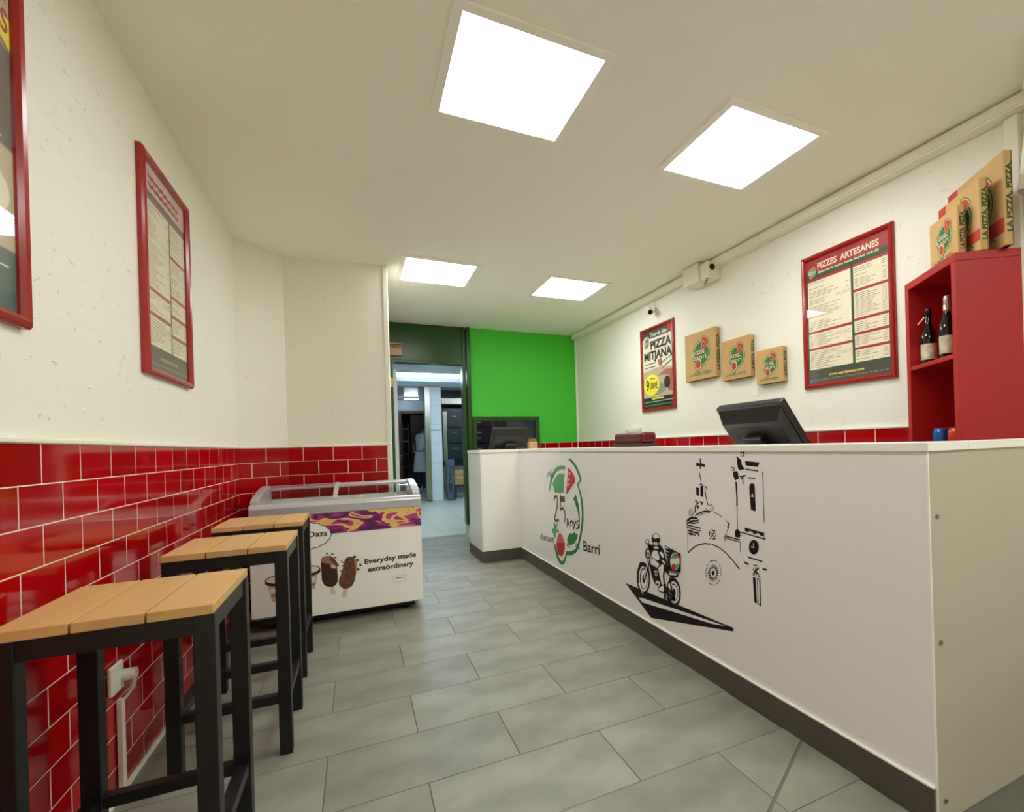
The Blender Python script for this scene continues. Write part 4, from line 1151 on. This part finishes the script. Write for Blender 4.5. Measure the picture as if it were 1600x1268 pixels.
# ================================================================== things on the counter
def monitor(label, O, rz, wd, ht, tilt, group):
    """back towards local -y; tilted so that the top leans to -y"""
    t = empty('till_monitor', O, rz, label, 'monitor', group)
    R_ = Matrix.Rotation(tilt, 4, 'X')
    base_z = 0.155

    def loc(m):
        m.v = [tuple(R_ @ Vector(v) + Vector((0, 0, base_z))) for v in m.v]
        return m
    m = MB(); m.box((-wd / 2, -0.012, 0), (wd / 2, 0.022, ht)); loc(m).build('bezel', PLASB, t, 0.004)
    m = MB(); m.poly([(-wd / 2 + 0.03, -0.050, 0.06), (wd / 2 - 0.03, -0.050, 0.06), (wd / 2 - 0.03, -0.050, ht - 0.07), (-wd / 2 + 0.03, -0.050, ht - 0.07),
                      (-wd / 2 + 0.006, -0.012, 0.01), (wd / 2 - 0.006, -0.012, 0.01), (wd / 2 - 0.006, -0.012, ht - 0.012), (-wd / 2 + 0.006, -0.012, ht - 0.012)], None,
                     [[0, 1, 2, 3], [4, 7, 6, 5], [0, 4, 5, 1], [1, 5, 6, 2], [2, 6, 7, 3], [3, 7, 4, 0]]); loc(m).build('back_cover', PLASB, t, 0.004)
    m = MB(); m.box((-wd * 0.33, -0.053, ht * 0.60), (wd * 0.22, -0.0505, ht * 0.61)); loc(m).build('cover_ridge', mat('grey_plastic', (70, 66, 58), 0.4), t)
    m = MB(); m.box((-wd / 2 + 0.01, 0.0225, 0.012), (wd / 2 - 0.01, 0.024, ht - 0.012)); loc(m).build('screen', mat('dark_screen', (10, 12, 16), 0.1), t)
    m = MB(); m.box((-0.055, -0.085, ht * 0.30), (0.055, -0.0505, ht * 0.46)); loc(m).build('hinge', PLASB, t, 0.006)
    top = R_ @ Vector((0, -0.07, ht * 0.36)) + Vector((0, 0, base_z))
    for s in (-1, 1):
        m = MB(); m.prism([(s * 0.05 - 0.01, top.y - 0.018, top.z), (s * 0.05 - 0.01, top.y + 0.018, top.z), (s * 0.05 - 0.01, 0.07, 0.012), (s * 0.05 - 0.01, 0.02, 0.012)], (0.02, 0, 0)); m.build('stand_arm', PLASB, t, 0.003)
    m = MB(); m.box((-0.11, -0.06, 0), (0.11, 0.13, 0.014)); m.build('stand_base', PLASB, t, 0.005)
    return t


# local -y of the monitor is turned towards -x (customers)
monitor('black till monitor tilted back on the counter, in front of the framed pizza menu', (1.745, 1.69, 0.8905), -math.pi / 2, 0.405, 0.250, math.radians(38), 'till monitors')
monitor('black till monitor in front of the hatch window in the green wall', (1.385, 4.93, 0.8905), 0.06, 0.375, 0.27, math.radians(30), 'till monitors')

t = empty('tray_box', (1.505, 2.548, CT), 0, 'maroon box with rounded top corners on the counter ledge', 'box')
MRN = mat('maroon_lacquer', (92, 18, 18), 0.3)
m = MB(); m.box((-0.06, -0.178, 0.0005), (0.06, 0.178, 0.02)); m.build('base', mat('maroon_dark', (60, 24, 20), 0.5), t, 0.004)
m = MB(); m.box((-0.052, -0.168, 0.02), (0.052, 0.168, 0.084)); m.build('body', MRN, t, 0.018, seg=4)
m = MB(); m.box((-0.06, -0.174, 0.021), (-0.0525, 0.174, 0.026)); m.build('lower_lip', MRN, t)

# till clutter behind the return: a small kraft box near the hatch
t = empty('paper_bag', (1.715, 5.09, 0.8905), 0, 'small tan paper bag standing behind the till monitor near the hatch window', 'bag')
m = MB(); m.prism([(-0.05, -0.04, 0), (0.05, -0.04, 0), (0.05, 0.04, 0), (-0.05, 0.04, 0)], (0, 0, 0.24)); m.build('bag_body', KRAFT, t, 0.01)
m = MB(); m.prism([(-0.05, -0.005, 0.24), (0.05, -0.005, 0.24), (0.04, -0.005, 0.28), (-0.04, -0.005, 0.275)], (0, 0.01, 0)); m.build('bag_fold', KRAFTD, t)

# ================================================================== wall fittings
t = empty('socket_strip', (XR, 4.48, 1.20), 0, 'white multi-way socket strip on the wall over the tiles, behind the counter', 'socket')
m = MB(); m.box((-0.035, -0.14, 0.0), (-0.001, 0.10, 0.045)); m.build('housing', PLASW, t, 0.005)
m = MB(); m.box((-0.03, 0.10, 0.018), (-0.001, 0.17, 0.036)); m.build('plug', PLASW, t, 0.004)
for k in range(4):
    m = MB(); m.box((-0.036, -0.125 + 0.055 * k, -0.018), (-0.012, -0.11 + 0.055 * k, 0.0)); m.build('cable_end', PLASW, t)

# alarm siren box under the trunking
t = empty('alarm_box', (2.55, 3.20, 2.38), 0, 'white plastic alarm box with a black sounder hole, under the ceiling trunking', 'alarm')
m = MB(); m.box((-0.03, -0.02, 0), (0.108, 0.19, 0.155)); m.build('housing', PLASW, t, 0.006)
m = MB(); m.box((-0.015, -0.13, 0.0), (0.108, -0.0205, 0.135)); m.build('side_housing', PLASW, t, 0.006)
m = MB(); m.cyl((0.02, -0.1302, 0.085), (0.02, -0.138, 0.085), 0.024, 20); m.build('sounder', DARK, t)
m = MB(); m.box((0.04, -0.11, 0.1355), (0.06, -0.03, 0.155)); m.build('cable_slot', DARK, t)
for k in range(3):
    m = MB(); m.box((-0.01 + 0.03 * k, -0.11 + 0.05 * k, -0.001), (0.008 + 0.03 * k, -0.085 + 0.05 * k, 0.0005)); m.build('vent_slot', DARK, t)
m = MB(); m.tube([(0.07, 0.03, -0.0005), (0.085, -0.02, -0.004), (0.10, -0.12, -0.001)], 0.003); m.build('cable', PLASW, t)

# small bullet camera on a wall bracket
t = empty('security_camera', (XR, 4.02, 2.36), 0, 'small white security camera on a wall bracket above the offer poster', 'camera')
m = MB(); m.cyl((-0.001, 0, 0), (-0.012, 0, 0), 0.03, 18); m.build('wall_plate', PLASW, t)
m = MB(); m.tube([(-0.012, 0, 0), (-0.05, 0, 0.0), (-0.075, 0.01, 0.012)], 0.008); m.build('bracket', PLASW, t)
m = MB(); m.cyl((-0.065, 0.035, 0.045), (-0.095, -0.045, -0.02), 0.027, 18); m.build('camera_body', PLASW, t, smooth=False)
m = MB(); m.cyl((-0.0952, -0.0452, -0.0202), (-0.098, -0.053, -0.0262), 0.023, 18); m.build('lens', DARK, t)
m = MB(); m.tube([(-0.012, 0.0, 0.02), (-0.005, 0.0, 0.06), (-0.004, 0.0, 0.11)], 0.003); m.build('cable', PLASW, t)

# wall cabinet by the street end, only its flank shows
t = empty('wall_cabinet', (2.52, 0.95, 2.08), 0, 'white wall-hung cabinet with a slanted flank beside the stacked pizza boxes', 'cabinet')
m = MB(); m.prism([(-0.03, 0.10, 0.0), (0.135, 0.10, 0.0), (0.135, 0.10, 0.36), (0.06, 0.10, 0.36)], (0, -0.6, 0)); m.build('body', CAPW, t, 0.004)
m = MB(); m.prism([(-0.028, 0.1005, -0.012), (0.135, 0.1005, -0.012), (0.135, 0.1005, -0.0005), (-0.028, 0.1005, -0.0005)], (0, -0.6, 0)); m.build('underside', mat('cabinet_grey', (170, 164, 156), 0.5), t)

# socket on the red tiles with a plug and a run of mini trunking
t = empty('wall_socket', (XL + 0.012, 2.055, 0.385), 0, 'white wall socket with a plug in it on the red tiles', 'socket')
m = MB(); m.box((0.0005, -0.045, -0.045), (0.012, 0.045, 0.045)); m.build('face_plate', PLASW, t, 0.004)
m = MB(); m.cyl((0.012, 0.035, -0.005), (0.045, 0.035, -0.005), 0.019, 16); m.build('plug', PLASW, t)
m = MB(); m.tube([(0.04, 0.035, -0.02), (0.036, 0.036, -0.05), (0.012, 0.03, -0.085)], 0.005); m.build('flex', PLASW, t)
m = MB(); m.box((0.0005, 0.012, -0.374), (0.016, 0.034, -0.075)); m.build('mini_trunking', PLASW, t, 0.002)

# plaque on the dark green lintel
q0, q1 = on(604, 534, 1, YB - 0.02), on(627.5, 556, 1, YB - 0.02)
t = empty('wall_plaque', ((q0.x + q1.x) / 2, YB - 0.011, q1.z), 0, 'small pale wooden plaque on the dark green lintel', 'plaque')
hw, hh = (q1.x - q0.x) / 2, q0.z - q1.z
m = MB(); m.box((-hw, -0.03, 0), (hw, -0.0005, hh * 0.55)); m.build('board', mat('pale_pine', (206, 156, 112), 0.5, var=0.1, vscale=12), t)
m = MB(); m.box((-hw, -0.026, hh * 0.55), (hw, -0.0005, hh * 0.80)); m.build('upper_board', mat('pine_brown', (150, 118, 84), 0.5), t)
m = MB(); m.box((-hw, -0.036, hh * 0.86), (hw, -0.0005, hh * 0.93)); m.build('ledge', mat('pale_pine', (206, 156, 112), 0.5), t)
m = MB(); m.cyl((0, -0.0262, hh * 0.66), (0.0, -0.030, hh * 0.66), hh * 0.06, 10); m.build('knot', DARK, t)

# ================================================================== kitchen things
t = empty('pizza_oven', (2.45, 11.25, 0), 0, 'tall dark stacked oven with steel edges in the kitchen', 'oven')
OVN = mat('oven_front', (26, 30, 32), 0.25); OVN2 = mat('oven_mid', (40, 46, 50), 0.3)
m = MB(); m.box((-0.77, 0.0, 0.70), (0.7, 0.9, 2.05)); m.build('carcass', OVN, t)
for k in range(3):
    z = 0.86 + k * 0.36
    m = MB(); m.box((-0.64, -0.03, z), (0.62, -0.001, z + 0.32)); d_ = m.build('deck_door', OVN2, t, 0.004)
    m = MB(); m.box((-0.52, -0.034, z + 0.22), (-0.44, -0.030, z + 0.235)); m.build('maker_plate', STEEL, d_)
    for hx in (-0.02,):
        m = MB(); m.box((hx, -0.075, z + 0.08), (hx + 0.02, -0.031, z + 0.22)); m.box((hx + 0.02, -0.075, z + 0.20), (hx + 0.12, -0.06, z + 0.22)); m.box((hx + 0.02, -0.075, z + 0.08), (hx + 0.12, -0.06, z + 0.10)); m.build('door_handle', PLASW, d_)
m = MB(); m.box((-0.74, -0.04, 0.80), (-0.655, 0.0, 1.92)); m.build('steel_post', STEEL, t)
m = MB(); m.box((-0.77, -0.04, 0.66), (0.7, 0.9, 0.699)); m.build('base_tray', STEEL, t)
for x in (-0.70, 0.62):
    for y in (0.05, 0.8):
        m = MB(); m.box((x, y, 0), (x + 0.07, y + 0.07, 0.66)); m.build('leg', STEEL, t)
t = empty('extractor_hood', (2.45, 11.2, 2.10), 0, 'steel extractor hood above the dark oven', 'hood')
m = MB(); m.prism([(-0.80, -0.35, 0.0), (-0.80, 0.9, 0.0), (-0.80, 0.9, 0.30), (-0.80, 0.05, 0.30)], (1.5, 0, 0)); m.build('canopy', mat('hood_grey', (110, 108, 104), 0.4, metal=0.5), t)
m = MB(); m.box((-0.805, -0.40, -0.05), (0.705, -0.351, 0.07)); m.build('front_lip', STEEL, t)
t = empty('wooden_crate', (2.25, 10.98, 0.30), 0, 'light wooden crate on a low shelf under the oven', 'crate')
PINE = mat('crate_pine', (190, 150, 92), 0.6, var=0.1, vscale=10)
for k in range(3):
    m = MB(); m.box((-0.40, -0.20, 0.005 + k * 0.11), (0.40, -0.18, 0.105 + k * 0.11)); m.build('board', PINE, t)
for s in (-0.40, 0.38):
    m = MB(); m.box((s, -0.18, 0.005), (s + 0.02, 0.12, 0.32)); m.build('end_board', PINE, t)
t = empty('low_trolley', (2.25, 10.98, 0), 0, 'low dark trolley carrying the wooden crate', 'trolley')
m = MB(); m.box((-0.42, -0.22, 0.26), (0.42, 0.14, 0.30)); m.build('deck', OVN2, t)
for x in (-0.40, 0.36):
    for y in (-0.20, 0.08):
        m = MB(); m.box((x, y, 0), (x + 0.04, y + 0.04, 0.26)); m.build('leg', OVN2, t)
t = empty('hand_truck', (1.735, 10.60, 0), 0, 'blue-grey upright trolley standing by the tiled pillar', 'trolley')
BLG = mat('blue_grey_metal', (74, 96, 116), 0.5)
for x in (-0.05, 0.05):
    m = MB(); m.cyl((x, 0, 0.03), (x, 0, 0.86), 0.022); m.build('upright', BLG, t)
m = MB(); m.box((-0.085, -0.05, 0.70), (0.085, 0.05, 0.86)); m.build('head', BLG, t, 0.02)
m = MB(); m.box((-0.08, -0.12, 0.0), (0.08, 0.05, 0.03)); m.build('foot_plate', BLG, t)
m = MB(); m.box((-0.07, -0.02, 0.36), (0.07, 0.02, 0.42)); m.build('crossbar', BLG, t)
t = empty('storage_rack', (1.36, KY1 + 0.42, 0), 0, 'narrow metal rack inside the dark store doorway', 'rack')
for x in (-0.09, 0.07):
    m = MB(); m.box((x, -0.1, 0), (x + 0.02, -0.08, 1.95)); m.build('upright', BLG, t)
for k in range(5):
    m = MB(); m.box((-0.09, -0.10, 0.15 + k * 0.4), (0.09, 0.10, 0.17 + k * 0.4)); m.build('rack_shelf', PLASW if k > 2 else BLG, t)

# ------------------------------------------------------------------ the cook, standing side-on by the steel post
PPX, PPY = 1.44, 13.15
pers = empty('person', (PPX, PPY, 0), math.radians(-72), 'person in a white shirt and long white apron standing in the kitchen', 'person')
V = {'pel': (0, 0, 0.97), 'waist': (0, 0.0, 1.10), 'chest': (0, 0.02, 1.32), 'neck': (0, 0.07, 1.48), 'head0': (0, 0.13, 1.57), 'head1': (0, 0.16, 1.67),
     'shl': (-0.17, 0.01, 1.43), 'ell': (-0.22, 0.02, 1.16), 'wrl': (-0.18, 0.24, 1.10), 'hnl': (-0.16, 0.32, 1.10),
     'shr': (0.17, 0.01, 1.43), 'elr': (0.23, -0.02, 1.17), 'wrr': (0.19, 0.20, 1.10), 'hnr': (0.17, 0.28, 1.10),
     'hpl': (-0.10, 0, 0.92), 'knl': (-0.10, 0.02, 0.52), 'anl': (-0.10, -0.02, 0.10), 'tol': (-0.11, 0.14, 0.04),
     'hpr': (0.10, 0, 0.92), 'knr': (0.10, 0.03, 0.52), 'anr': (0.11, 0.0, 0.10), 'tor': (0.12, 0.16, 0.04)}
RAD = {'pel': (.155, .115), 'waist': (.14, .105), 'chest': (.165, .115), 'neck': (.055, .055), 'head0': (.075, .085), 'head1': (.075, .09), 'shl': (.07, .07), 'ell': (.047, .047), 'wrl': (.03, .03), 'hnl': (.035, .02),
       'shr': (.07, .07), 'elr': (.047, .047), 'wrr': (.03, .03), 'hnr': (.035, .02), 'hpl': (.09, .09), 'knl': (.065, .065), 'anl': (.045, .045), 'tol': (.04, .035), 'hpr': (.09, .09), 'knr': (.065, .065), 'anr': (.045, .045), 'tor': (.04, .035)}
E_ = [('pel', 'waist'), ('waist', 'chest'), ('chest', 'neck'), ('neck', 'head0'), ('head0', 'head1'), ('chest', 'shl'), ('shl', 'ell'), ('ell', 'wrl'), ('wrl', 'hnl'), ('chest', 'shr'), ('shr', 'elr'), ('elr', 'wrr'), ('wrr', 'hnr'),
      ('pel', 'hpl'), ('hpl', 'knl'), ('knl', 'anl'), ('anl', 'tol'), ('pel', 'hpr'), ('hpr', 'knr'), ('knr', 'anr'), ('anr', 'tor')]
KEYS = list(V)
for (s, hand, wr) in ((-1, 'hnl', 'wrl'), (1, 'hnr', 'wrr')):
    h0 = Vector(V[hand])
    for f in range(4):
        k1, k2 = f'{hand}{f}a', f'{hand}{f}b'
        V[k1] = tuple(h0 + Vector((-0.024 + 0.016 * f, 0.045, 0.0))); V[k2] = tuple(h0 + Vector((-0.024 + 0.016 * f, 0.075 - 0.006 * abs(f - 1.5), -0.025)))
        RAD[k1] = RAD[k2] = (.009, .009); E_ += [(hand, k1), (k1, k2)]
    k1 = hand + 't'; V[k1] = tuple(h0 + Vector((-s * 0.045, 0.02, 0.01))); RAD[k1] = (.010, .010); E_.append((hand, k1))
KEYS = list(V)
me = bpy.data.meshes.new('body'); me.from_pydata([V[k] for k in KEYS], [(KEYS.index(a), KEYS.index(b_)) for a, b_ in E_], [])
bo = bpy.data.objects.new('body', me); COL.objects.link(bo)
md = bo.modifiers.new('skin', 'SKIN'); md.use_smooth_shade = True
for i, k in enumerate(KEYS):
    sv = me.skin_vertices[0].data[i]; sv.radius = RAD[k]; sv.use_root = (k == 'pel')
ss = bo.modifiers.new('sub', 'SUBSURF'); ss.levels = 1; ss.render_levels = 1
bpy.context.view_layer.update()
dg = bpy.context.evaluated_depsgraph_get()
bme = bpy.data.meshes.new_from_object(bo.evaluated_get(dg)); bme.name = 'body'
bpy.data.objects.remove(bo)
SKIN = mat('skin', (196, 150, 124), 0.55); SHIRT = mat('white_cotton', (226, 230, 236), 0.8); NAVY = mat('navy_cotton', (24, 30, 54), 0.8); SHOE = mat('white_shoe', (220, 220, 216), 0.6); HAIR = mat('dark_hair', (34, 26, 22), 0.6)
bme.materials.clear()
for mm in (SKIN, SHIRT, NAVY, SHOE): bme.materials.append(mm)
for pg in bme.polygons:
    z = pg.center.z; y = pg.center.y; x = abs(pg.center.x)
    pg.material_index = 3 if z < 0.11 else (2 if z < 0.97 else (0 if z > 1.485 or (x > 0.12 and z < 1.25 and y > 0.03) or (y > 0.14 and z < 1.3) else 1))
    pg.use_smooth = True
bo = bpy.data.objects.new('body', bme); COL.objects.link(bo); bo.parent = pers
m = MB()
prof = [(0.175, 0.135, 1.06), (0.180, 0.145, 1.00), (0.195, 0.165, 0.85), (0.215, 0.18, 0.62), (0.225, 0.19, 0.52)]
N = 28
for (rx, ry, z) in prof:
    for i in range(N):
        a = 2 * math.pi * i / N; wv = 1 + (0.03 * math.sin(5 * a) if z < 0.9 else 0)
        m.v.append((rx * wv * math.cos(a), ry * wv * math.sin(a) + 0.01, z))
for j in range(len(prof) - 1):
    for i in range(N): m.f.append([j * N + i, j * N + (i + 1) % N, (j + 1) * N + (i + 1) % N, (j + 1) * N + i]); m.mi.append(0)
ap = m.build('apron', SHIRT, pers, smooth=True); sm = ap.modifiers.new('thick', 'SOLIDIFY'); sm.thickness = 0.006
m = MB(); m.lathe([(0.178, 1.035), (0.181, 1.05), (0.178, 1.065)], n=28); m.f = m.f[:56]; m.mi = m.mi[:56]
m.v = [(v[0], v[1] * 0.79 + 0.01, v[2]) for v in m.v]; m.build('apron_string', mat('blue_grey_cord', (96, 110, 130), 0.8), pers)
m = MB(); m.lathe([(0.0, 1.80), (0.05, 1.79), (0.085, 1.745), (0.095, 1.68), (0.090, 1.64)], n=18); m.v = [(v[0] * 0.92, v[1] * 1.08 + 0.135, v[2] - 0.02) for v in m.v]; m.build('hair', HAIR, pers, smooth=True)
for s in (-1, 1):
    m = MB(); m.lathe([(0.0, -0.012), (0.009, -0.006), (0.012, 0), (0.009, 0.006), (0, 0.012)], c=(s * 0.032, 0.238, 1.635), n=10); m.build('eye', DARK, pers)
    m = MB(); m.lathe([(0.0, -0.03), (0.012, -0.015), (0.016, 0.01), (0, 0.03)], c=(s * 0.082, 0.145, 1.62), n=10); m.build('ear', SKIN, pers)
m = MB(); m.prism([(-0.012, 0.24, 1.59), (0.012, 0.24, 1.59), (0, 0.24, 1.635)], (0, 0.025, -0.006)); m.build('nose', SKIN, pers)
m = MB(); m.box((-0.022, 0.228, 1.565), (0.022, 0.24, 1.572)); m.build('mouth', KRED, pers)
